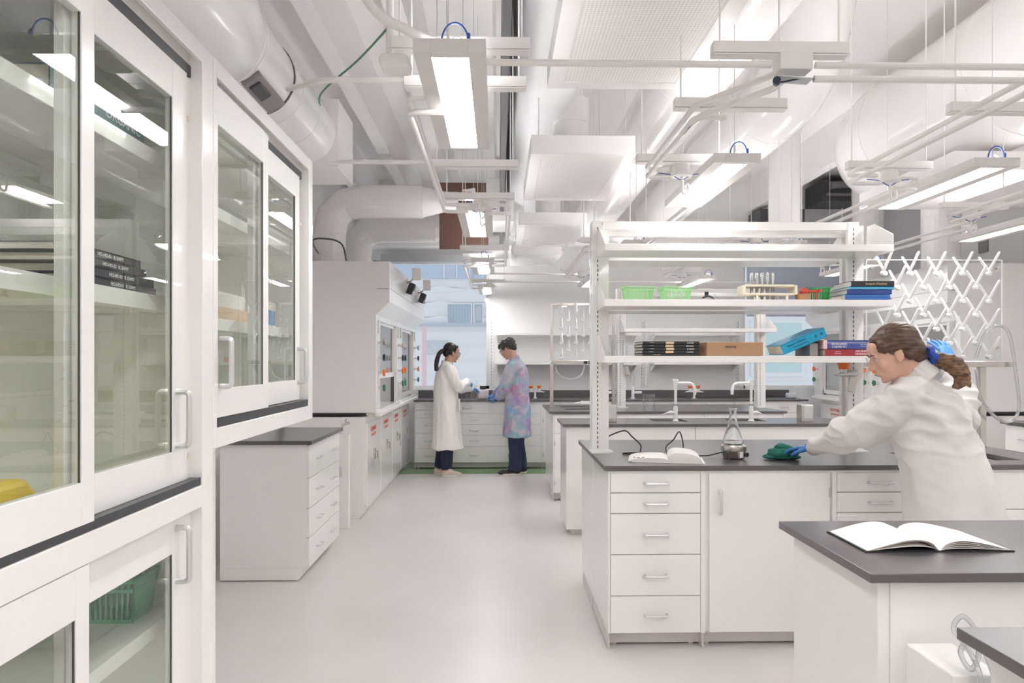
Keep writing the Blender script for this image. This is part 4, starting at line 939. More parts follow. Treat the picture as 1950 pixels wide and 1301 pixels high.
MB().box(1.10, 1.398, yb0, yb0+0.18, Z1, Z1+0.072).build('box', M['card'], t, bevel=0.003)
text('Eodion', 0.021, M['print'], 'lettering', t, (1.225, yb0-0.0006, Z1+0.047), ry=180)
# leaning blue book and grey support
ang = R(-22.5); qb = Matrix.Rotation(ang, 3, 'Y')
cb = at(1530, 653, yb0+0.1); cb = Vector((1.615, yb0+0.1, Z1+0.078))
t = thing('book', (1.60, yb0+0.1, Z1), 'bright blue chemistry book leaning at an angle on the reagent shelf', 'book')
L_, H_ = 0.25, 0.05
cm = mat('cyan_cover', (0.01, 0.33, 0.55), 0.4, vary=0.05)
m = MB(); m.obox(cb+qb @ Vector((0, 0, H_/2)), (L_, 0.2, 0.003), qb).obox(cb+qb @ Vector((0, 0, -H_/2)), (L_, 0.2, 0.003), qb).obox(cb+qb @ Vector((0, -0.0985, 0)), (L_, 0.003, H_), qb)
m.build('cover', cm, t)
MB().obox(cb, (L_-0.006, 0.193, H_-0.004), qb).build('pages', M['page'], t)
def text_on(s_, size, mm, t, c, q, off):
    o = text(s_, size, mm, 'lettering', t, base_of(t)); 
    me = o.data; 
    for v in me.vertices: v.co = q @ v.co + (c + q @ Vector(off) - base_of(t))
    return o
text_on('Inorganic Chemistry', 0.013, M['print'], t, cb, qb, (-0.04, -0.1005, 0.008)); text_on('of the transition elements', 0.008, M['print'], t, cb, qb, (-0.02, -0.1005, -0.010)); text_on('(I)   48', 0.018, M['print'], t, cb, qb, (0.085, -0.1005, 0.0))
o = MB().box(1.655, 1.70, yb0+0.02, yb0+0.2, Z1, Z1+0.066).build('grey_book', mat('grey_cover', (0.30,0.28,0.27), 0.6), bevel=0.002); tag(o, 'short grey book propping up the leaning blue book', 'book')
red = mat('red_cover', (0.36, 0.035, 0.045), 0.4, vary=0.1); bl = mat('indigo_cover', (0.065, 0.10, 0.34), 0.4, vary=0.1)
book(1.728, 2.00, yb0, yb0+0.21, Z1, Z1+0.035, red, 'red inorganic chemistry textbook under the blue one behind the wiping woman', title=[('INORGANIC', 0.74, 0.0155, -0.007), ('CHEMISTRY', 0.74, 0.0155, 0.009), ('oo o ooooo', 0.25, 0.006, 0.004), ('ooooo o oooo', 0.25, 0.006, -0.006)], flip=True)
t = book(1.722, 2.00, yb0+0.003, yb0+0.21, Z1+0.0355, Z1+0.083, bl, 'blue inorganic chemistry textbook on top of the red one', title=[('INORGANIC', 0.30, 0.0155, 0.003), ('CHEMISTRY', 0.30, 0.0155, -0.012), ('oooo o ooooooo', 0.78, 0.006, 0.002), ('oooooo o oooo', 0.78, 0.006, -0.008)])
MB().box(1.7205, 1.74, yb0+0.0022, yb0+0.2, Z1+0.036, Z1+0.083).build('pink_corner', mat('pink_print', (0.8, 0.55, 0.50), 0.5), t)
MB().box(1.742, 2.0, yb0+0.002, yb0+0.003, Z1+0.068, Z1+0.070).build('spine_line', M['whiteprint'], t)

# --- baskets
def basket(x0, x1, y0, y1, z0, z1, mm, lab, tp=0.012, rim2=True, nb=16, bar=0.0028):
    "slatted plastic basket, wider at the rim"
    t = thing('basket', ((x0+x1)/2, (y0+y1)/2, z0), lab, 'basket')
    h = z1-z0
    def P(x, y, f):  # f 0 at the bottom 1 at top
        cx, cy = (x0+x1)/2, (y0+y1)/2; k = tp*(1-f)
        return (x + (k if x < cx else -k), y + (k if y < cy else -k), z0+h*f)
    m = MB()
    def ring(f0, f1, th):
        for (a, b) in (((x0, y0), (x1, y0)), ((x1, y0), (x1, y1)), ((x1, y1), (x0, y1)), ((x0, y1), (x0, y0))):
            p0, p1 = Vector(P(*a, f0)), Vector(P(*b, f0)); p2, p3 = Vector(P(*b, f1)), Vector(P(*a, f1))
            n = (p1-p0).cross(p3-p0).normalized()*th
            m.add([p0, p1, p2, p3, p0+n, p1+n, p2+n, p3+n], [(0,1,2,3), (7,6,5,4), (0,4,5,1), (1,5,6,2), (2,6,7,3), (3,7,4,0)])
    ring(0, 0.08, 0.003); ring(0.70, 0.78, 0.003); ring(0.92, 1.0, 0.005)
    m.build('rim', mm, t)
    m = MB()
    for side in range(4):
        a, b = [((x0, y0), (x1, y0)), ((x1, y0), (x1, y1)), ((x1, y1), (x0, y1)), ((x0, y1), (x0, y0))][side]
        for k in range(nb+1):
            u = k/nb; x = a[0]+(b[0]-a[0])*u; y = a[1]+(b[1]-a[1])*u
            cx, cy = (x0+x1)/2, (y0+y1)/2
            def Q(f):
                k2 = tp*(1-f); return Vector((cx+(x-cx)*(1-2*k2/(x1-x0)), cy+(y-cy)*(1-2*k2/(y1-y0)), z0+h*f))
            m.tube([Q(0), Q(1)], bar, 4)
    m.build('slat', mm, t)
    MB().box(x0+tp, x1-tp, y0+tp, y1-tp, z0, z0+0.003).build('base', mm, t)
    return t
Z2 = 1.7545
pg = bpy.data.materials.new('translucent_green'); pg.use_nodes = True; nt = pg.node_tree; b_ = nt.nodes['Principled BSDF']
b_.inputs['Base Color'].default_value = (0.55, 0.88, 0.50, 1); b_.inputs['Roughness'].default_value = 0.4; b_.inputs['Alpha'].default_value = 0.55
for x, lab in ((0.672, 'pale green plastic basket near the upright of the reagent rack'), (0.872, 'pale green plastic basket beside the black goggles')):
    basket(x, x+0.158, yb0+0.02, yb0+0.13, Z2, Z2+0.073, pg, lab, nb=18, bar=0.0018, tp=0.016)
# goggles
t = thing('goggles', (1.13, yb0+0.05, Z2), 'clear safety goggles with black strap on the reagent shelf', 'goggles')
MB().tube(spline([(1.085, yb0+0.03, Z2+0.012), (1.11, yb0+0.02, Z2+0.02), (1.14, yb0+0.04, Z2+0.016), (1.165, yb0+0.08, Z2+0.006)], 5), 0.005, 6).box(1.10, 1.118, yb0+0.03, yb0+0.04, Z2+0.018, Z2+0.045).build('strap', M['black'], t)
MB().sph((1.135, yb0+0.06, Z2+0.026), (0.034, 0.028, 0.024), 16, 8).build('lens', M['gl'], t, smooth=True)
# test tube rack
t = thing('test_tube_rack', (1.44, yb0+0.05, Z2), 'cream test tube rack on the reagent shelf', 'rack')
y0_, y1_ = yb0+0.02, yb0+0.11; zr = Z2+0.025
m = MB()
m.box(1.315, 1.575, y0_, y1_, zr, zr+0.012).box(1.315, 1.575, y0_, y1_, zr+0.046, zr+0.058).box(1.297, 1.315, y0_, y1_, zr+0.004, zr+0.054).box(1.575, 1.592, y0_, y1_, zr+0.004, zr+0.054)
for x in (1.37, 1.53): m.box(x, x+0.012, y0_, y0_+0.01, Z2, zr).box(x, x+0.012, y1_-0.01, y1_, Z2, zr)
m.build('frame', M['cream'], t, bevel=0.004)
tt = [(0.001, 0.0), (0.005, 0.002), (0.0075, 0.008), (0.0075, 0.142), (0.009, 0.145)]
for r_ in range(2):
    for k in range(5 if r_ == 0 else 4):
        x = 1.352+k*0.0285 + r_*0.045; y = y0_+0.02+r_*0.045
        o = MB().lathe(tt, (x, y, Z2+0.003), 14).build('test_tube', M['glr'], smooth=True)
        tag(o, 'empty clear test tube standing in the cream rack', 'test tube', 'test tubes in the cream rack')
# orange bulb, red holder, terracotta bowl, green rack
t = thing('bowl', (1.63, yb0+0.05, Z2), 'small terracotta bowl on the reagent shelf beside the test tubes', 'bowl')
MB().lathe([(0.001, 0.0), (0.036, 0.0), (0.041, 0.03), (0.043, 0.034), (0.039, 0.034), (0.036, 0.006), (0.001, 0.006)], (1.632, yb0+0.05, Z2), 24, cap=False).build('bowl_body', mat('terracotta', (0.50, 0.27, 0.14), 0.7), t, smooth=True)
t = thing('pipette_bulb', (1.63, yb0+0.05, Z2+0.045), 'red rubber pipette bulb lying in the terracotta bowl', 'pipette bulb')
rdp = mat('red_plastic', (0.62, 0.07, 0.05), 0.35)
MB().sph((1.637, yb0+0.05, Z2+0.046), 0.024, 16, 10).build('bulb', rdp, t, smooth=True); MB().cyl((1.655, yb0+0.05, Z2+0.05), (1.715, yb0+0.04, Z2+0.05), 0.007, n=10).cyl((1.70, yb0+0.045, Z2+0.05), (1.70, yb0+0.045, Z2+0.0), 0.006, n=10).cyl((1.715, yb0+0.03, Z2+0.042), (1.715, yb0+0.03, Z2+0.058), 0.01, n=10).build('stem', rdp, t)
basket(1.665, 1.79, yb0+0.07, yb0+0.16, Z2, Z2+0.073, M['bgreen'], 'small bright green wire basket beside the stacked books', tp=0.008, nb=10, bar=0.0022)
# right hand stack
bk = [(1.835, 2.075, 0.030, mat('royal_cover', (0.03, 0.13, 0.42), 0.4), 'lowest blue book in the stack at the end of the reagent shelf', None, 'page'),
      (1.845, 2.085, 0.024, mat('navy_cover', (0.03, 0.06, 0.26), 0.4, vary=0.3, scale=25), 'dark blue book second from the bottom at the shelf end', None, 'page'),
      (1.855, 2.098, 0.015, mat('sky_cover', (0.08, 0.40, 0.66), 0.4), 'thin light blue book under the black textbook at the shelf end', None, 'page'),
      (1.868, 2.098, 0.030, M['cover'], 'black inorganic chemistry textbook on top of the stack at the shelf end', [('Inorganic Chemistry', 0.58, 0.014, 0)], 'paper')]
z = Z2
for x0, x1, h, cm, lab, ti, pgm in bk:
    book(x0, x1, yb0, yb0+0.2, z, z+h, cm, lab, title=ti, tcol='tan', pages=pgm); z += h+0.0005
o = MB().box(1.79, 1.84, yb0+0.05, yb0+0.22, Z2, Z2+0.018).build('yellowed_booklet', M['page']); tag(o, 'yellowed thin booklet beside the stack of books', 'booklet')
# eyewash cup on the rack upright
def eyewash(x, y, z, s, lab, k=1.0):
    t = thing('eyewash', (x, y, z), lab, 'eyewash')
    MB().lathe([(0.001, 0.0), (0.026*k, 0.0), (0.034*k, 0.042*k), (0.001, 0.042*k)], (x-s*0.075*k, y, z+0.02*k), 9, cap=False).build('orange_cap', M['orange'], t)
    MB().tube([(x, y, z), (x-s*0.03*k, y, z-0.002), (x-s*0.07*k, y, z-0.006), (x-s*0.13*k, y, z-0.012)], [0.018*k, 0.02*k, 0.02*k, 0.004], 12).cyl((x-s*0.075*k, y, z), (x-s*0.075*k, y, z+0.02*k), 0.02*k, n=12).build('arm', M['alu'], t, smooth=True)
    MB().obox((x-s*0.035*k, y-0.02, z-0.065*k), (0.042*k, 0.008, 0.085*k), Matrix.Rotation(R(s*14), 3, 'Y')).build('flap', M['steel'], t, bevel=0.003)
    return t
eyewash(2.02, RY-0.06, 1.365, 1, 'eyewash with orange cap on the upright behind the wiping woman')
eyewash(1.36, 7.38, 1.395, -1, 'eyewash with orange cap on the rack beyond the taps', 1.15)
# beakers
def beaker(x, y, z, r, h, lab):
    t = thing('beaker', (x, y, z), lab, 'beaker')
    MB().lathe([(0.001, 0.0), (r, 0.0), (r, h*0.96), (r*1.06, h), (r*0.99, h*0.97), (r*0.97, 0.004), (0.001, 0.003)], (x, y, z), 24, cap=False).build('beaker_body', M['gl'], t, smooth=True)
    m = MB()
    for k in range(5): m.box(x-0.008, x+0.008, y-r-0.001, y-r, z+h*(0.25+0.12*k), z+h*(0.25+0.12*k)+0.0015)
    m.build('graduation', M['whiteprint'], t)
beaker(1.555, 7.0, ZB, 0.06, 0.17, 'glass beaker on the bench beyond the swan-neck taps')
beaker(0.645, RY-0.19, Z1, 0.033, 0.085, 'clear beaker beside the slotted upright, left of the smaller one'.replace('left of', 'next to'))
beaker(0.715, RY-0.2, Z1, 0.027, 0.06, 'small clear beaker beside the black notebooks')
# outlet boxes on the tap bench
for x, lab in ((0.945, 'stainless outlet box by the slotted rack upright'), (2.60, 'stainless outlet box near the sleeve of the wiping woman')):
    t = thing('outlet_box', (x, 5.72, ZB), lab, 'outlet box')
    MB().prism([(x-0.055, ZB), (x+0.048, ZB), (x+0.048, ZB+0.145), (x-0.055, ZB+0.145)], 'y', 5.67, 5.77).build('housing', M['steel'], t, bevel=0.004)
    MB().box(x-0.035, x+0.04, 5.666, 5.67, ZB+0.03, ZB+0.135).build('faceplate', M['alu'], t, bevel=0.002)
# swan-neck taps
def swan(x, y, s, lab):
    t = thing('swan_neck_tap', (x, y, ZB), lab, 'tap'); W = M['white']
    MB().lathe([(0.001, 0.0), (0.026, 0.0), (0.026, 0.006), (0.019, 0.012), (0.018, 0.12), (0.015, 0.135), (0.001, 0.135)], (x, y, ZB), 20, cap=False).cyl((x, y, ZB+0.135), (x, y, ZB+0.31), 0.0115, n=14).lathe([(0.0115, 0.29), (0.018, 0.31), (0.020, 0.345), (0.024, 0.347), (0.024, 0.358), (0.001, 0.358)], (x, y, ZB), 18, cap=False).build('column', W, t, smooth=True)
    MB().tube(bend([(x, y, ZB+0.325), (x+s*0.155, y, ZB+0.325), (x+s*0.165, y, ZB+0.23)], 0.06), 0.0115, 12).cyl((x+s*0.165, y, ZB+0.27), (x+s*0.166, y, ZB+0.225), 0.016, 0.009, 12).build('spout', W, t, smooth=True)
    MB().cyl((x, y, ZB+0.135), (x, y, ZB+0.142), 0.02, n=16).build('ring', M['dark'], t)
    sg = -s
    MB().cyl((x, y, ZB+0.07), (x+sg*s*s*0.0+(-s)*0.055, y, ZB+0.075), 0.014, n=12).tube([(x-s*0.05, y, ZB+0.075), (x-s*0.075, y, ZB+0.07), (x-s*0.125, y-0.01, ZB+0.055-0.02*(s < 0))], [0.01, 0.006, 0.003], 8).build('lever', W, t, smooth=True)
swan(1.515, 5.79, 1, 'white swan-neck tap with spout towards the flask, nearer the aisle')
swan(2.165, 5.79, -1, 'white swan-neck tap further from the aisle, behind the flask')
# sink tap on the bench beyond
t = thing('sink_tap', (1.0, 7.35, ZB), 'white mixer tap at the sink under the smaller drying board', 'tap')
MB().cyl((1.02, 7.36, ZB), (1.02, 7.36, ZB+0.12), 0.018, n=14).cyl((1.02, 7.36, ZB+0.12), (1.02, 7.36, ZB+0.36), 0.010, n=12).box(0.90, 1.14, 7.345, 7.375, ZB+0.05, ZB+0.08).tube(bend([(1.02, 7.36, ZB+0.36), (1.09, 7.36, ZB+0.36), (1.10, 7.36, ZB+0.24)], 0.03), 0.009, 10).build('tap_body', M['white'], t, smooth=True, ang=40)
for s in (-1, 1): MB().tube([(1.02+s*0.12, 7.36, ZB+0.065), (1.02+s*0.19, 7.33, ZB+0.055)], [0.012, 0.004], 8).build('lever', M['white'], t)
# gas and water taps on the window counter
def bench_tap(x, y, lab, oc=('orange', 'orange')):
    t = thing('bench_tap', (x, y, ZB), lab, 'tap')
    MB().cyl((x, y, ZB), (x, y, ZB+0.09), 0.014, n=12).cyl((x, y, ZB), (x, y, ZB+0.012), 0.028, n=14).tube([(x-0.13, y, ZB+0.085), (x-0.05, y, ZB+0.095), (x+0.05, y, ZB+0.095), (x+0.13, y, ZB+0.085)], [0.004, 0.014, 0.014, 0.004], 10).build('tap_body', M['white'], t, smooth=True)
    for k, q_ in enumerate((-0.055, 0.055)): 
        MB().cyl((x+q_, y, ZB+0.09), (x+q_, y, ZB+0.135), 0.018, n=12).build('valve', M['white'], t)
        MB().lathe([(0.001, 0), (0.02, 0), (0.03, 0.012), (0.03, 0.036), (0.001, 0.04)], (x+q_, y, ZB+0.135), 8, cap=False).build('knob', M[oc[k]], t)
bench_tap(at(1019, 750, 9.3).x, 9.3, 'bench tap with two orange knobs beside the person in the tie-dye coat')
bench_tap(at(1322, 750, 9.25).x, 9.25, 'bench tap with orange knobs seen under the swan-neck spout')
for px, lab in ((1168, 'white cross-shaped tap with glass tube, seen beside the rack upright'), (1205, 'white pump fitting on the window counter beside the eyewash')):
    x = at(px, 750, 9.2).x; t = thing('bench_tap', (x, 9.2, ZB), lab, 'tap')
    MB().cyl((x, 9.2, ZB), (x, 9.2, ZB+0.17), 0.02, n=12).cyl((x, 9.2, ZB), (x, 9.2, ZB+0.02), 0.03, n=12).box(x-0.12 if px < 1200 else x, x+0.12, 9.185, 9.215, ZB+0.07, ZB+0.10).build('tap_body', M['white'], t, smooth=True, ang=40)
    MB().cyl((x, 9.2, ZB+0.17), (x, 9.2, ZB+0.42), 0.035 if px < 1200 else 0.018, n=14).build('glass_tube', M['gl'], t, smooth=True)
# bottle, flasks, tissue block on the window counter
p = at(920, 757, 9.15)
t = thing('reagent_bottle', (p.x, 9.15, ZB), 'pale square bottle with black cap between the two standing people', 'bottle')
MB().box(p.x-0.075, p.x+0.075, 9.09, 9.21, ZB, ZB+0.13).build('bottle_body', mat('frosted', (0.72, 0.67, 0.66), 0.3), t, bevel=0.02)
MB().cyl((p.x, 9.15, ZB+0.12), (p.x, 9.15, ZB+0.175), 0.045, n=18).build('cap', M['black'], t)
p = at(903, 757, 9.1)
t = thing('distillation_flask', (p.x, 9.1, ZB), 'glass flask with Y-shaped neck beside the pale square bottle', 'flask')
MB().lathe([(0.001, 0), (0.055, 0), (0.06, 0.01), (0.045, 0.06), (0.022, 0.11), (0.018, 0.15)], (p.x, 9.1, ZB), 20, cap=False).tube([(p.x, 9.1, ZB+0.14), (p.x-0.04, 9.1, ZB+0.24)], [0.018, 0.02], 12).tube([(p.x, 9.1, ZB+0.14), (p.x+0.04, 9.1, ZB+0.25)], [0.018, 0.02], 12).build('flask_body', M['gl'], t, smooth=True)
for dxx, lab in ((-0.10, 'tall slim glass cylinder behind the gloved hand'), (-0.16, 'short glass cylinder on the window counter by the white coat')):
    o = MB().lathe([(0.001, 0), (0.025, 0), (0.025, 0.16)], (p.x+dxx, 9.12, ZB), 16, cap=False).build('glass_cylinder', M['gl'], smooth=True); tag(o, lab, 'glassware')
p = at(1507, 757, 9.2)
o = MB().box(p.x-0.06, p.x+0.06, 9.15, 9.27, ZB, ZB+0.075).build('plastic_tub', mat('clear_tub', (0.70,0.74,0.80), 0.25), bevel=0.02); tag(o, 'clear plastic tub on the window counter below the blind', 'tub')
# hoses
cord([(0.62, 7.42, 1.39), (0.66, 7.40, 1.29), (0.78, 7.39, 1.23), (0.90, 7.40, 1.27), (0.95, 7.42, 1.39)], 'clear drain hose looping below the smaller drying board', 0.009, 'plast', 'drain_hose')
cord([(2.80, 3.94, 1.38), (2.82, 3.92, 1.2), (2.93, 3.90, 1.08), (3.02, 3.90, 1.14), (3.0, 3.90, 1.4), (2.96, 3.90, 1.60), (2.90, 3.92, 1.635), (2.84, 3.93, 1.58), (2.80, 3.94, 1.45)], 'clear drain hose looping beside the steel stand of the large drying board', 0.009, 'plast', 'drain_hose')
# pedestal and coiled hose in the gap between benches
t = thing('service_pedestal', (1.05, 1.55, 0), 'white service pedestal between the two closest benches', 'pedestal')
MB().box(0.985, 1.10, 1.46, 1.63, 0, 0.752).build('housing', M['lam'], t, bevel=0.004)
cord([(1.02, 1.43, 0.60), (1.035, 1.44, 0.74), (1.03, 1.47, 0.80), (1.015, 1.50, 0.835), (1.035, 1.50, 0.865), (1.06, 1.49, 0.835), (1.05, 1.47, 0.79), (1.025, 1.46, 0.765), (1.01, 1.47, 0.80), (1.03, 1.46, 0.83), (1.055, 1.455, 0.80), (1.07, 1.44, 0.72), (1.07, 1.43, 0.60)], 'coiled clear plastic hose hanging over the white service pedestal', 0.0055, 'plast', 'coiled_hose')

# --- contents of the glass cabinets
bn = mat('teal_cover', (0.03, 0.16, 0.20), 0.4, vary=0.4, scale=30)
def side_book(y0, y1, z0, z1, cm, lab, txt=None, tsz=0.02, tcol='whiteprint', tu=0.5, x1=-0.815):
    "book lying on a cabinet shelf, spine towards +x"
    t = thing('book', (-0.9, (y0+y1)/2, z0), lab, 'book')
    MB().box(-1.02, x1, y0, y1, z0, z0+0.0025).box(-1.02, x1, y0, y1, z1-0.0025, z1).box(x1-0.003, x1, y0, y1, z0, z1).build('cover', cm, t)
    MB().box(-1.015, x1-0.003, y0+0.003, y1-0.003, z0+0.0025, z1-0.0025).build('pages', M['page'], t)
    if txt: text(txt, tsz, M[tcol], 'lettering', t, (x1+0.0005, y0+(y1-y0)*tu, (z0+z1)/2), rz=90)
    return t
zs_ = 1.9265
side_book(1.26, 1.59, zs_, zs_+0.052, bn, 'teal organic chemistry textbook on the top shelf of the tall glass cabinet', 'ORGANIC', 0.030, tu=0.74)
z = 1.5885
for k, (a, b, h) in enumerate(((1.33, 1.645, 0.017), (1.33, 1.635, 0.019), (1.32, 1.60, 0.019), (1.31, 1.575, 0.017))):
    side_book(a, b, z, z+h, M['cover'], 'black notebook, %s, on the middle shelf of the tall cabinet' % ['lowest of four', 'second lowest of four', 'third lowest of four', 'topmost of four'][k], 'HO-HO-D   IL EAMY', 0.011, tu=0.55); z += h+0.0005
o = MB().box(-1.02, -0.84, 0.80, 1.02, 1.9265, 1.9265+0.05).build('pale_box', M['paper']); tag(o, 'pale box on the top shelf of the tall glass cabinet', 'box')
yt = mat('yellow_plastic', (0.85, 0.62, 0.0), 0.35)
t = thing('yellow_bin', (-0.9, 0.95, 1.126), 'bright yellow plastic tub at the bottom of the tall glass cabinet', 'bin')
MB().prism([(0.90, 1.126), (1.265, 1.126), (1.25, 1.20), (1.225, 1.228), (0.90, 1.228)], 'x', -1.02, -0.83).build('tub', yt, t, bevel=0.012)
basket(-1.06, -0.845, 1.605, 1.716, 0.8205, 0.925, M['mgreen'], 'green slatted basket on the lower shelf of the tall glass cabinet', nb=16, bar=0.003)
o = MB().box(-1.04, -0.85, 1.97, 2.38, 1.5565, 1.60).build('wooden_board', mat('pale_wood', (0.68, 0.50, 0.32), 0.5, vary=0.1, scale=10)); tag(o, 'flat pale wooden board in the wall-hung glass cabinet', 'board')
o = MB().box(-1.03, -0.86, 1.99, 2.34, 1.6005, 1.65).build('white_carton', M['paper'], bevel=0.004); tag(o, 'white carton on the wooden board in the wall-hung cabinet', 'carton')
t = thing('glove_box', (-0.9, 2.42, 1.556), 'small white and blue glove box in the wall-hung cabinet', 'box')
MB().box(-1.0, -0.84, 2.47, 2.60, 1.5565, 1.65).build('carton', M['paper'], t); MB().box(-0.84, -0.838, 2.48, 2.59, 1.565, 1.62).build('blue_print', mat('blue_print', (0.08,0.33,0.68), 0.5), t)
# ================================================================== people
def skin_mat(name, c): 
    m = mat(name, c, 0.45, vary=0.05, scale=25); b = m.node_tree.nodes['Principled BSDF']; b.inputs['Subsurface Weight'].default_value = 0.08; b.inputs['Subsurface Scale'].default_value = 0.01
    return m
def hair_mat(name, a, b_, sc=60):
    m = bpy.data.materials.new(name); m.use_nodes = True; nt = m.node_tree; b = nt.nodes['Principled BSDF']; b.inputs['Roughness'].default_value = 0.42
    tc = nt.nodes.new('ShaderNodeTexCoord'); mp = nt.nodes.new('ShaderNodeMapping'); mp.inputs['Scale'].default_value = (1, 3, 6)
    n = nt.nodes.new('ShaderNodeTexNoise'); n.inputs['Scale'].default_value = sc; n.inputs['Detail'].default_value = 5
    nt.links.new(tc.outputs['Object'], mp.inputs[0]); nt.links.new(mp.outputs[0], n.inputs['Vector'])
    cr = nt.nodes.new('ShaderNodeValToRGB'); cr.color_ramp.elements[0].color = (*a, 1); cr.color_ramp.elements[1].color = (*b_, 1); cr.color_ramp.elements[0].position = 0.35; cr.color_ramp.elements[1].position = 0.7
    nt.links.new(n.outputs['Fac'], cr.inputs[0]); nt.links.new(cr.outputs[0], b.inputs['Base Color'])
    bp = nt.nodes.new('ShaderNodeBump'); bp.inputs['Strength'].default_value = 0.3; bp.inputs['Distance'].default_value = 0.002; nt.links.new(n.outputs['Fac'], bp.inputs['Height']); nt.links.new(bp.outputs[0], b.inputs['Normal'])
    return m
def frame(fwd, up=(0, 0, 1)):
    f = Vector(fwd).normalized(); u = Vector(up); u = (u-f*u.dot(f)).normalized(); s = f.cross(u)   # s: to the person's right
    return Matrix((s, f, u)).transposed()
def caps(m, pts, rad, n=16):
    m.tube(pts, rad, n)
    for p, r in ((pts[0], rad[0]), (pts[-1], rad[-1])): m.sph(p, r, n, 8)
def ell(m, rings, n=24):
    "loft of ellipses: (centre, rx, ry, yaw)"
    rr = []
    for c, a, b, yw in rings:
        c = Vector(c); cy, sy = math.cos(yw), math.sin(yw)
        rr.append([c+Vector((a*math.cos(t)*cy-b*math.sin(t)*sy, a*math.cos(t)*sy+b*math.sin(t)*cy, 0)) for t in [2*math.pi*k/n for k in range(n)]])
    m.loft(rr)
def head_shapes(m, c, q, k=1.0):
    c = Vector(c); H = lambda x, y, z: c+q @ (Vector((x, y, z))*k)
    def S(p, r): m.sph(H(*p), Vector(r)*k, 20, 12, q)
    S((0, -0.018, 0.035), (0.073, 0.093, 0.083)); S((0, 0.018, -0.02), (0.062, 0.073, 0.085)); S((0, 0.03, -0.078), (0.046, 0.048, 0.034)); S((0, 0.066, -0.098), (0.018, 0.018, 0.015))
    S((0, 0.055, 0.045), (0.052, 0.036, 0.045))
    for s in (-1, 1):
        S((s*0.028, 0.080, 0.018), (0.022, 0.012, 0.008)); S((s*0.030, 0.0745, 0.0085), (0.0135, 0.0105, 0.0075)); S((s*0.030, 0.0745, -0.009), (0.0125, 0.009, 0.004)); S((s*0.037, 0.058, -0.028), (0.024, 0.026, 0.024)); S((s*0.012, 0.098, -0.036), (0.008, 0.009, 0.007))
        S((s*0.072, -0.008, -0.008), (0.007, 0.019, 0.030)); S((s*0.074, -0.002, -0.03), (0.006, 0.010, 0.011)); S((s*0.077, -0.018, 0.004), (0.005, 0.008, 0.02))
    m.tube([H(0, 0.085, 0.012), H(0, 0.098, -0.012), H(0, 0.108, -0.032)], [0.007*k, 0.009*k, 0.010*k], 12); S((0, 0.108, -0.034), (0.010, 0.009, 0.009))
    S((0, 0.090, -0.060), (0.021, 0.009, 0.0055)); S((0, 0.087, -0.070), (0.019, 0.009, 0.006)); S((0, 0.074, -0.058), (0.028, 0.018, 0.022))
    return H
def face_bits(t, H, q, k=1.0, glasses=None, brow=(0.05, 0.03, 0.02)):
    wm, im, bm_ = mat('eye_white', (0.8, 0.78, 0.76), 0.2), mat('iris', (0.05, 0.03, 0.02), 0.2), mat('brow', brow, 0.7)
    for s in (-1, 1):
        MB().sph(H(s*0.030, 0.0730, 0.0), 0.0100*k, 12, 8).build('eye', wm, t, smooth=True); MB().sph(H(s*0.030, 0.0800, -0.001), 0.0040*k, 10, 6).build('iris', im, t, smooth=True)
        MB().tube([H(s*0.014, 0.091, 0.020), H(s*0.03, 0.091, 0.026), H(s*0.046, 0.080, 0.022)], [0.002*k, 0.003*k, 0.0015*k], 8).build('eyebrow', bm_, t)
    MB().tube([H(-0.02, 0.0945, -0.065), H(0, 0.0985, -0.0645), H(0.02, 0.0945, -0.065)], [0.001*k, 0.0025*k, 0.001*k], 8).build('lips', mat('lips', (0.45, 0.18, 0.15), 0.4), t)
    if glasses:

        m = MB()
        for s in (-1, 1):
            ring = [H(s*0.031+0.024*math.cos(a), 0.100+0.004*math.cos(a)*0-abs(0.024*math.cos(a))*0.1, 0.0+0.019*math.sin(a)) for a in [2*math.pi*i/20 for i in range(21)]]
            m.tube(ring, 0.0016*k, 6, cap=False); m.tube([H(s*0.055, 0.096, 0.006), H(s*0.074, 0.06, 0.008), H(s*0.077, -0.01, 0.006)], 0.002*k, 6)
        m.tube([H(-0.008, 0.102, 0.003), H(0.008, 0.102, 0.003)], 0.0016*k, 6)
        fo = m.build('glasses_frame', glasses, t)
        for s in (-1, 1): MB().sph(H(s*0.031, 0.101, 0), Vector((0.0235, 0.0015, 0.0185))*k, 16, 8, q).build('lens', M['gl'], fo, smooth=True)
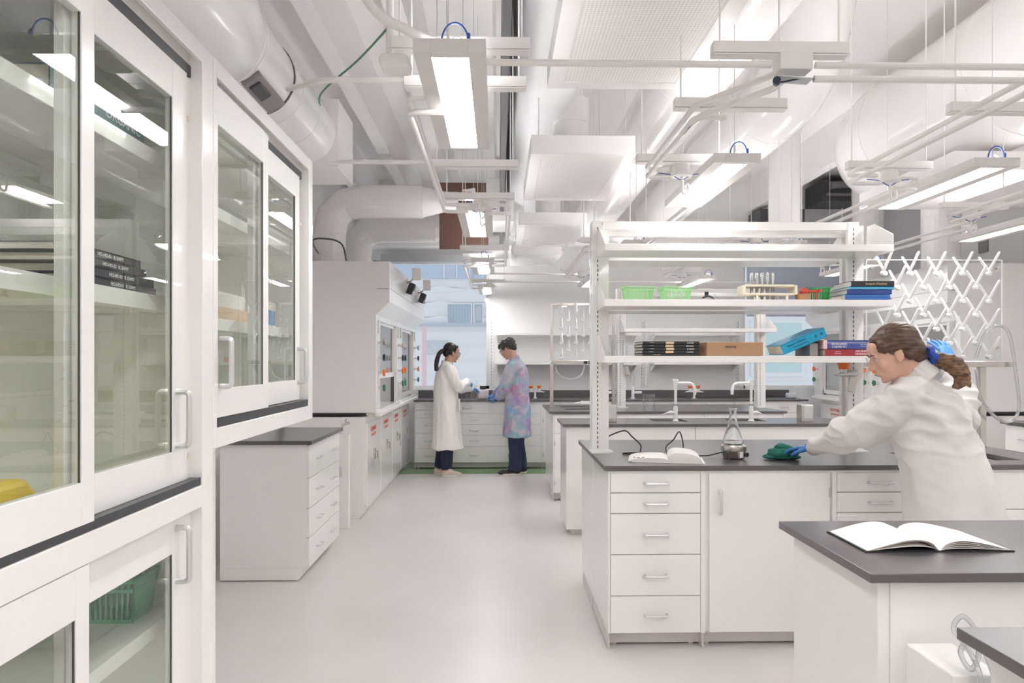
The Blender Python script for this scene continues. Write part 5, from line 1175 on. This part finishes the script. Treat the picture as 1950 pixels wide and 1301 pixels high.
def hand(m, w, q, k=1.0, curl=0.35, side=1, spread=0.10):
    "w wrist; local y fingers direction, z back of the hand, x across; thumb at -side*x"
    w = Vector(w); P = lambda x, y, z: w+q @ (Vector((x, y, z))*k)
    caps(m, [P(0, -0.03, 0), P(0, 0.012, 0)], [0.026*k, 0.026*k])
    m.sph(P(0, 0.05, 0), Vector((0.040, 0.050, 0.016))*k, 20, 12, q); m.sph(P(-side*0.022, 0.03, -0.004), Vector((0.018, 0.030, 0.015))*k, 16, 10, q)
    L = (0.068, 0.077, 0.072, 0.055); X = (-0.030, -0.010, 0.011, 0.030)
    for i in range(4):
        x = X[i]*side; a = x*spread*14; pts = [P(x, 0.075, 0.002)]; ang = -0.12
        cy, cz = 0.088-abs(x)*0.25, 0.0
        pts.append(P(x, cy, cz)); rr = [0.0095, 0.0092]
        px_, l = x, L[i]
        for j, f in enumerate((0.42, 0.32, 0.26)):
            ang += curl*(1.0, 1.1, 0.8)[j]*(1+0.1*i)
            cy += l*f*math.cos(ang); cz -= l*f*math.sin(ang); px_ += x*spread*f
            pts.append(P(px_, cy, cz)); rr.append((0.0086, 0.0080, 0.0070)[j])
        caps(m, pts, [r*k for r in rr], 10)
    caps(m, [P(-side*0.025, 0.012, -0.006), P(-side*0.050, 0.038, -0.014), P(-side*0.060, 0.062, -0.022), P(-side*0.060, 0.082, -0.032)], [0.013*k, 0.0115*k, 0.010*k, 0.0085*k], 10)
def folds(amp, sx=9, sy=9, sz=2.5, seed=0.0, zmin=None):
    def f(p, n):
        v = noise.noise(Vector((p.x*sx+seed, p.y*sy, p.z*sz)))+0.5*noise.noise(Vector((p.x*sx*2.1, p.y*sy*2.1+seed, p.z*sz*2.3)))
        return n*amp*v
    return f
coatw = mat('white_cotton', (0.84, 0.815, 0.79), 0.85, vary=0.02, scale=20, bump=0.05)
coatw2 = mat('cream_cotton', (0.70, 0.675, 0.66), 0.85, vary=0.02, scale=20, bump=0.05)
navy = mat('navy_trousers', (0.012, 0.018, 0.045), 0.8, vary=0.1); jean = mat('dark_denim', (0.02, 0.032, 0.075), 0.8, vary=0.25, scale=60)
blue_glove = mat('blue_nitrile', (0.11, 0.34, 0.76), 0.4, vary=0.05)
def tie_dye():
    m = bpy.data.materials.new('tie_dye_cotton'); m.use_nodes = True; nt = m.node_tree; b = nt.nodes['Principled BSDF']; b.inputs['Roughness'].default_value = 0.85
    tc = nt.nodes.new('ShaderNodeTexCoord'); cur = None
    cols = [((0.40, 0.38, 0.50), None, 0), ((0.20, 0.42, 0.62), 4.0, 1.3), ((0.46, 0.26, 0.40), 5.5, 7.7), ((0.34, 0.26, 0.48), 4.5, 3.1), ((0.26, 0.45, 0.50), 3.6, 11.0), ((0.52, 0.48, 0.56), 7.0, 5.2)]
    base = nt.nodes.new('ShaderNodeRGB'); base.outputs[0].default_value = (*cols[0][0], 1); cur = base.outputs[0]
    for c, sc, off in cols[1:]:
        mp = nt.nodes.new('ShaderNodeMapping'); mp.inputs['Location'].default_value = (off, off*0.7, off*1.3); nt.links.new(tc.outputs['Object'], mp.inputs[0])
        n = nt.nodes.new('ShaderNodeTexNoise'); n.inputs['Scale'].default_value = sc; n.inputs['Detail'].default_value = 4; n.inputs['Distortion'].default_value = 0.8; nt.links.new(mp.outputs[0], n.inputs['Vector'])
        cr = nt.nodes.new('ShaderNodeValToRGB'); cr.color_ramp.elements[0].position = 0.48; cr.color_ramp.elements[1].position = 0.62; nt.links.new(n.outputs['Fac'], cr.inputs[0])
        mx = nt.nodes.new('ShaderNodeMix'); mx.data_type = 'RGBA'; mx.inputs[7].default_value = (*c, 1); nt.links.new(cr.outputs[0], mx.inputs[0]); nt.links.new(cur, mx.inputs[6]); cur = mx.outputs[2]
    nt.links.new(cur, b.inputs['Base Color']); return m

# ---------- woman in white coat at the window counter
def woman_window():
    x, y = -0.62, 8.52
    t = thing('person', (x, y, 0.0), 'person with black ponytail and long white lab coat standing at the window counter', 'person')
    sk = skin_mat('skin_a', (0.52, 0.31, 0.22))
    q = frame((0.86, 0.42, -0.18)); hc = (x+0.045, y+0.02, 1.525)
    m = MB(); H = head_shapes(m, hc, q, 0.98)
    caps(m, [H(0, -0.025, -0.05), (x-0.005, y, 1.34)], [0.052, 0.058])
    ell(m, [((x-0.01, y, 0.86), 0.10, 0.13, 0), ((x, y, 1.1), 0.10, 0.12, 0), ((x-0.01, y, 1.26), 0.10, 0.16, 0.3), ((x-0.01, y, 1.36), 0.06, 0.11, 0.3)])
    shR, shL = Vector((x+0.03, y-0.17, 1.31)), Vector((x+0.0, y+0.17, 1.31))
    elR = Vector((x+0.155, y-0.20, 1.10)); wrR = Vector((x+0.24, y+0.10, 1.165))
    elL = Vector((x+0.12, y+0.24, 1.06)); wrL = Vector((x+0.27, y+0.30, 1.08))
    caps(m, [shR, elR, wrR], [0.045, 0.036, 0.024]); caps(m, [shL, elL, wrL], [0.045, 0.036, 0.024])
    fR, fL = Vector((x-0.01, y-0.07, 0.09)), Vector((x-0.12, y+0.09, 0.09))
    for f, dy in ((fR, -0.08), (fL, 0.08)): caps(m, [(x-0.01, y+dy, 0.88), (x-0.01+(f.x-x)*0.4, y+dy, 0.48), f], [0.085, 0.055, 0.04])
    blob('body', m, 0.006, sk, t, 4)
    face_bits(t, H, q, 0.98, glasses=M['dark'], brow=(0.01, 0.01, 0.01))
    # hair
    hm = hair_mat('black_hair', (0.006, 0.005, 0.005), (0.02, 0.016, 0.014)); m = MB(); S = lambda p, r: m.sph(H(*p), r, 20, 12, q)
    S((0, -0.03, 0.045), (0.080, 0.092, 0.086)); S((0, -0.07, 0.0), (0.062, 0.050, 0.065)); S((-0.055, -0.025, 0.015), (0.024, 0.05, 0.045)); S((0.055, -0.025, 0.015), (0.024, 0.05, 0.045)); S((0, 0.035, 0.085), (0.05, 0.04, 0.03))
    blob('hair', m, 0.006, hm, t, 3)
    a = H(0, -0.115, 0.01); m = MB(); m.tube(spline([a+Vector((0.03, 0, 0.0)), a, a+Vector((-0.045, -0.03, -0.03)), a+Vector((-0.075, -0.05, -0.11)), a+Vector((-0.085, -0.06, -0.20)), a+Vector((-0.078, -0.07, -0.25))], 5), [0.02]*4+[0.024]*6+[0.034]*8+[0.030]*5+[0.02]*2+[0.008]*1 if False else 0.027, 14)
    blob('ponytail', m, 0.006, hm, t, 3, lambda p, n: n*0.006*noise.noise(Vector((p.x*60, p.y*60, p.z*8))))
    # coat
    m = MB()
    ell(m, [((x-0.005, y, 0.335), 0.20, 0.235, 0.0), ((x-0.01, y, 0.55), 0.175, 0.215, 0), ((x-0.02, y, 0.85), 0.155, 0.195, 0), ((x-0.02, y, 1.05), 0.145, 0.18, 0), ((x-0.02, y, 1.2), 0.142, 0.19, 0.1), ((x-0.02, y, 1.30), 0.125, 0.195, 0.2), ((x-0.015, y, 1.365), 0.085, 0.13, 0.2), ((x-0.01, y, 1.40), 0.065, 0.075, 0.2)], 32)
    caps(m, [shR, elR, wrR-(wrR-elR)*0.12], [0.078, 0.072, 0.052]); caps(m, [shL, elL, wrL-(wrL-elL)*0.12], [0.075, 0.066, 0.05])
    m.lathe([(0.062, 1.385), (0.075, 1.39), (0.070, 1.425), (0.055, 1.43), (0.055, 1.385)], (x-0.008, y, 0), 24, cap=False)
    o = blob('lab_coat', m, 0.009, coatw, t, 5, folds(0.020, 11, 11, 2.2, 3.0))
    # coat details
    MB().box(x+0.14, x+0.155, y-0.16, y-0.06, 0.82, 0.96).build('pocket', coatw, t, bevel=0.005)
    # trousers, shoes
    m = MB()
    for f, dy in ((fR, -0.08), (fL, 0.08)): m.tube([(x-0.01, y+dy, 0.55), (x-0.01+(f.x-x)*0.5, y+dy, 0.34), (f.x, f.y, 0.09)], [0.10, 0.083, 0.062], 16)
    blob('trousers', m, 0.008, navy, t, 3, folds(0.010, 14, 14, 5))
    shoe(t, fR, (0.97, -0.1), mat('beige_shoe', (0.62, 0.54, 0.46), 0.7), 0.9); shoe(t, fL, (0.95, 0.1), None, 0.9)
    m = MB(); hand(m, wrR, frame((0.35, 0.75, -0.15), (0.5, -0.3, 0.8)), 0.92, 0.45, -1); blob('glove', m, 0.0035, blue_glove, t, 2)
    m = MB(); hand(m, wrL, frame((0.7, 0.2, -0.2)), 0.92, 0.4, 1); blob('glove', m, 0.0035, blue_glove, t, 2)
SHOE = {}
def shoe(t, f, d, mm, k=1.0, sole=None):
    mm = mm or SHOE.get('m'); SHOE['m'] = mm; d = Vector((d[0], d[1], 0)).normalized(); q = frame(d)
    f = Vector((f[0], f[1], 0)); P = lambda a, b, c: f+q @ (Vector((a, b, c))*k)
    m = MB(); m.sph(P(0, -0.01, 0.055), Vector((0.042, 0.065, 0.045))*k, 16, 10, q); m.sph(P(0, 0.10, 0.042), Vector((0.046, 0.09, 0.032))*k, 16, 10, q); m.sph(P(0, 0.16, 0.035), Vector((0.042, 0.05, 0.025))*k, 16, 10, q); m.sph(P(0, 0.03, 0.075), Vector((0.036, 0.05, 0.035))*k, 16, 10, q)
    o = blob('shoe', m, 0.005, mm, t, 4)
    rr = []
    for z, g in ((0.0, 0.92), (0.012, 1.0), (0.03, 0.96)):
        rr.append([P(0.045*g*math.cos(a)*(1.0 if math.sin(a) > 0 else 0.85), 0.07+0.145*g*math.sin(a), z) for a in [2*math.pi*i/24 for i in range(24)]])
    MB().loft(rr).build('sole', sole or mat('white_sole', (0.72, 0.69, 0.64), 0.6), o, smooth=True)
    for i in range(4): MB().tube([P(-0.02, 0.05+i*0.022, 0.097-i*0.008), P(0.02, 0.055+i*0.022, 0.097-i*0.008)], 0.003*k, 6).build('lace', M['white'], o)
woman_window()

# ---------- person in tie-dye coat
def man_window():
    x, y = 0.235, 8.55
    t = thing('person', (x, y, 0.0), 'person with short black hair in a tie-dye lab coat and jeans, looking down', 'person')
    sk = skin_mat('skin_b', (0.55, 0.34, 0.25)); q = frame((-0.78, 0.42, -0.48)); hc = (x-0.11, y+0.03, 1.575)
    m = MB(); H = head_shapes(m, hc, q, 1.02)
    caps(m, [H(0, -0.03, -0.045), (x-0.02, y, 1.40)], [0.055, 0.062])
    ell(m, [((x, y, 0.86), 0.11, 0.14, 0), ((x, y, 1.12), 0.11, 0.13, 0), ((x, y, 1.32), 0.11, 0.18, -0.2), ((x-0.01, y, 1.42), 0.06, 0.12, -0.2)])
    shN, shF = Vector((x-0.02, y-0.19, 1.36)), Vector((x-0.05, y+0.19, 1.36))
    elN = Vector((x-0.145, y-0.17, 1.10)); wrN = Vector((x-0.22, y+0.10, 0.965)); elF = Vector((x-0.15, y+0.25, 1.10)); wrF = Vector((x-0.26, y+0.34, 0.99))
    caps(m, [shN, elN, wrN], [0.05, 0.04, 0.027]); caps(m, [shF, elF, wrF], [0.05, 0.04, 0.027])
    fN, fF = Vector((x-0.02, y-0.06, 0.09)), Vector((x+0.06, y+0.10, 0.09))
    for f, dy in ((fN, -0.09), (fF, 0.09)): caps(m, [(x, y+dy, 0.9), (x-0.02, y+dy, 0.48), f], [0.09, 0.06, 0.042])
    blob('body', m, 0.006, sk, t, 4)
    face_bits(t, H, q, 1.02, glasses=M['black'], brow=(0.01, 0.01, 0.01))
    hm = hair_mat('short_black_hair', (0.012, 0.010, 0.010), (0.05, 0.045, 0.042)); m = MB(); S = lambda p, r: m.sph(H(*p), r, 20, 12, q)
    S((0, -0.028, 0.052), (0.088, 0.102, 0.088)); S((0, -0.075, 0.0), (0.066, 0.045, 0.062)); S((-0.06, -0.01, 0.03), (0.026, 0.055, 0.04)); S((0.06, -0.01, 0.03), (0.026, 0.055, 0.04)); S((0, 0.058, 0.075), (0.062, 0.042, 0.034)); S((0.0, 0.085, 0.052), (0.05, 0.016, 0.022))
    blob('hair', m, 0.006, hm, t, 2, lambda p, n: n*0.010*noise.noise(Vector((p.x*50, p.y*50, p.z*50))))
    m = MB()
    ell(m, [((x+0.01, y, 0.48), 0.175, 0.22, 0), ((x+0.015, y, 0.70), 0.165, 0.205, 0), ((x+0.01, y, 0.95), 0.155, 0.195, 0), ((x+0.01, y, 1.12), 0.15, 0.19, 0), ((x+0.0, y, 1.28), 0.148, 0.205, -0.1), ((x-0.005, y, 1.37), 0.125, 0.20, -0.15), ((x-0.015, y, 1.43), 0.08, 0.12, -0.2), ((x-0.02, y, 1.46), 0.062, 0.07, -0.2)], 32)
    caps(m, [shN, elN, wrN+(elN-wrN)*0.05], [0.085, 0.075, 0.055]); caps(m, [shF, elF, wrF+(elF-wrF)*0.05], [0.085, 0.072, 0.055])
    m.tube([Vector((x-0.022, y, 1.44)), Vector((x-0.035, y+0.005, 1.485))], [0.078, 0.068], 24)
    blob('lab_coat', m, 0.009, tie_dye(), t, 5, folds(0.020, 11, 11, 2.4, 8.0))
    m = MB()
    for f, dy in ((fN, -0.09), (fF, 0.09)): m.tube([(x+0.0, y+dy, 0.62), (x-0.01+(f.x-x)*0.4, y+dy*0.9, 0.40), (f.x, f.y, 0.07)], [0.105, 0.09, 0.08], 16)
    blob('jeans', m, 0.008, jean, t, 3, folds(0.014, 14, 14, 8))
    sm = mat('black_shoe', (0.02, 0.02, 0.025), 0.7); shoe(t, fN, (-0.95, -0.15), sm, 1.05); shoe(t, fF, (-0.95, 0.1), sm, 1.05)
    m = MB(); hand(m, wrN, frame((-0.6, 0.6, -0.2)), 0.95, 0.4, -1); blob('glove', m, 0.0035, blue_glove, t, 2)
    m = MB(); hand(m, wrF, frame((-0.7, 0.1, -0.2)), 0.95, 0.4, 1); blob('glove', m, 0.0035, blue_glove, t, 2)
man_window()

# ---------- woman wiping the bench
def woman_bench():
    bx, by = 1.97, 2.93
    t = thing('person', (bx, by, 0.0), 'person with brown ponytail and blue scrunchie wiping the bench with a green cloth', 'person')
    sk = skin_mat('skin_c', (0.66, 0.40, 0.30)); q = frame((-0.90, 0.28, -0.34)); hc = Vector((1.755, 3.0, 1.462))
    m = MB(); H = head_shapes(m, hc, q, 1.0)
    nb = Vector((1.845, 3.0, 1.345))
    caps(m, [H(0, -0.03, -0.045), nb], [0.054, 0.062])
    hip = Vector((1.985, 2.95, 0.86))
    ell(m, [((1.985, 2.95, 0.80), 0.13, 0.12, 0), ((1.955, 2.96, 1.0), 0.12, 0.11, 0), ((1.915, 2.99, 1.17), 0.14, 0.11, 0.2), ((1.87, 3.0, 1.29), 0.13, 0.10, 0.3), ((1.85, 3.0, 1.345), 0.07, 0.07, 0.3)])
    shL = Vector((1.765, 2.93, 1.265)); elL = Vector((1.66, 3.13, 1.10)); wrL = Vector((1.605, 3.42, 1.0))
    shR = Vector((1.98, 3.10, 1.235)); elR = Vector((2.26, 3.27, 1.15)); wrR = Vector((2.37, 3.52, 1.435))
    caps(m, [shL, elL, wrL], [0.05, 0.04, 0.027]); caps(m, [shR, elR, wrR], [0.05, 0.04, 0.027])
    feet = (Vector((1.90, 2.98, 0.09)), Vector((2.07, 2.86, 0.09)))
    for f, dx in zip(feet, (-0.07, 0.07)): caps(m, [(hip.x+dx, hip.y, 0.84), (f.x, f.y-0.02, 0.48), f], [0.095, 0.06, 0.042])
    blob('body', m, 0.005, sk, t, 4)
    face_bits(t, H, q, 1.0, brow=(0.10, 0.05, 0.03))
    # clear goggles strip
    gp = MB()
    gp.add([H(0.072*math.sin(a), 0.035+0.072*math.cos(a)-0.0*a, z_) for z_ in (-0.020, 0.020) for a in [R(-62+k*12.4) for k in range(11)]], [(i, i+1, i+12, i+11) for i in range(10)]); gp.build('safety_glasses', M['gl'], t, smooth=True)
    for s in (-1, 1): MB().tube([H(s*0.06, 0.08, 0.006), H(s*0.077, 0.03, 0.010), H(s*0.078, -0.01, 0.008)], 0.0018, 6).build('glasses_arm', M['gl'], t)
    hm = hair_mat('brown_hair', (0.060, 0.030, 0.018), (0.13, 0.070, 0.040), 14); m = MB(); S = lambda p, r: m.sph(H(*p), r, 24, 14, q)
    S((0, -0.03, 0.048), (0.084, 0.099, 0.088)); S((0, -0.082, -0.005), (0.070, 0.050, 0.068)); S((0, 0.036, 0.072), (0.056, 0.040, 0.034)); S((0, -0.10, -0.04), (0.045, 0.035, 0.03))
    for s in (-1, 1): S((s*0.058, -0.035, 0.025), (0.026, 0.062, 0.040)); S((s*0.052, 0.03, 0.045), (0.022, 0.035, 0.030)); S((s*0.062, -0.055, -0.01), (0.018, 0.028, 0.035))
    blob('hair', m, 0.005, hm, t, 4, lambda p, n: n*0.0035*noise.noise(Vector((p.x*20, p.y*90, p.z*110))))
    tp = H(-0.0, -0.142, -0.058)
    m = MB()
    for i in range(9):
        a = 2*math.pi*i/9; m.sph(tp+q @ Vector((0.026*math.cos(a), 0.004*math.sin(3*a), 0.026*math.sin(a))), (0.020, 0.020, 0.018), 12, 8)
    blob('scrunchie', m, 0.004, mat('blue_scrunchie', (0.015, 0.07, 0.38), 0.6, vary=0.2, scale=60), t, 2, lambda p, n: n*0.005*noise.noise(p*90))
    m = MB(); p0 = tp
    pts = spline([p0, p0+Vector((0.028, -0.02, -0.02)), p0+Vector((0.058, -0.045, -0.035)), p0+Vector((0.088, -0.06, -0.075)), p0+Vector((0.095, -0.065, -0.11)), p0+Vector((0.088, -0.065, -0.13))], 5)
    n_ = len(pts); rad = [0.017+0.022*math.sin(math.pi*min(1, (i/n_)*1.15))**0.8 for i in range(n_)]
    m.tube(pts, rad, 16)
    for k in range(5):
        off = Vector((rnd.uniform(-0.02, 0.02), rnd.uniform(-0.015, 0.015), rnd.uniform(-0.015, 0.02)))
        m.tube([p+off*min(1, i/8)+Vector((0.012*math.sin(i*0.5+k), 0, 0)) for i, p in enumerate(pts[4:])], 0.014, 8)
    blob('ponytail', m, 0.0045, hair_mat('ponytail_hair', (0.06, 0.028, 0.015), (0.28, 0.15, 0.075), 16), t, 2, lambda p, n: n*0.007*noise.noise(Vector((p.x*30+p.z*40, p.y*30, p.x*45-p.z*30))))
    # coat
    m = MB()
    ell(m, [((2.005, 2.90, 0.42), 0.25, 0.20, 0), ((2.00, 2.91, 0.62), 0.225, 0.185, 0), ((1.985, 2.93, 0.80), 0.198, 0.17, 0), ((1.960, 2.95, 0.95), 0.178, 0.155, 0.0), ((1.935, 2.97, 1.08), 0.175, 0.15, 0.1), ((1.905, 2.99, 1.20), 0.180, 0.145, 0.3), ((1.875, 3.0, 1.28), 0.155, 0.125, 0.4), ((1.855, 3.0, 1.325), 0.11, 0.10, 0.4), ((1.845, 3.0, 1.355), 0.075, 0.075, 0.4)], 36)
    caps(m, [shL+Vector((0.03, 0, 0)), elL, wrL-(wrL-elL)*0.02], [0.095, 0.080, 0.048]); caps(m, [shR-Vector((0.03, 0, 0)), elR, wrR+(elR-wrR)*0.1], [0.075, 0.070, 0.050])
    m.tube([nb+Vector((0.012, 0, -0.01)), nb+Vector((-0.018, 0.004, 0.038))], [0.082, 0.072], 24)
    def fo(p, n):
        d = (p-Vector((2.0, 2.8, 1.30))); r = 0.006*math.sin(d.x*20+d.z*24+2.5*noise.noise(p*5)) if p.z < 1.28 else 0
        v = 0.024*noise.noise(Vector((p.x*9, p.y*9, p.z*3.5)))
        w_ = noise.noise(Vector((p.x*6-p.z*7, p.y*7, p.z*15+p.x*6)))   # pulled creases towards the reaching arm
        v += 0.019*(0.35-abs(w_))*2*min(1, max(0.15, (p.z-0.85)*3))
        return n*(v + r*0.5*max(0, 1-abs(p.z-1.05)*3.0))
    blob('lab_coat', m, 0.0065, coatw2, t, 4, fo)
    cm_ = MB(); cm_.tube([nb+Vector((0.016, 0, 0.0)), nb+Vector((-0.022, 0.006, 0.052)), nb+Vector((-0.010, 0.004, 0.058)), nb+Vector((0.035, -0.002, 0.004))], [0.080, 0.068, 0.074, 0.094], 28)
    blob('collar', cm_, 0.005, coatw2, t, 3)
    m = MB()
    for f, dx in zip(feet, (-0.07, 0.07)): m.tube([(hip.x+dx, hip.y+0.02, 0.88), (f.x, f.y, 0.48), (f.x, f.y, 0.07)], [0.115, 0.08, 0.065], 16)
    blob('trousers', m, 0.008, mat('black_trousers', (0.012, 0.012, 0.014), 0.8), t, 3)
    sm = mat('grey_shoe', (0.12, 0.12, 0.13), 0.7); shoe(t, feet[0], (-0.5, 0.85), sm); shoe(t, feet[1], (-0.4, 0.9), sm)
    m = MB(); hand(m, wrL+Vector((-0.012, 0.02, -0.008)), frame((-0.65, 0.70, -0.18), (0.0, 0.1, 1)), 0.95, 0.30, 1); blob('glove', m, 0.003, mat('blue_nitrile_dark', (0.04, 0.17, 0.45), 0.4), t, 2)
    m = MB(); hand(m, wrR, frame((-0.15, 0.55, 0.80), (0, -0.8, 0.5)), 0.98, 0.25, 1, 0.5); blob('glove', m, 0.003, blue_glove, t, 2)
woman_bench()
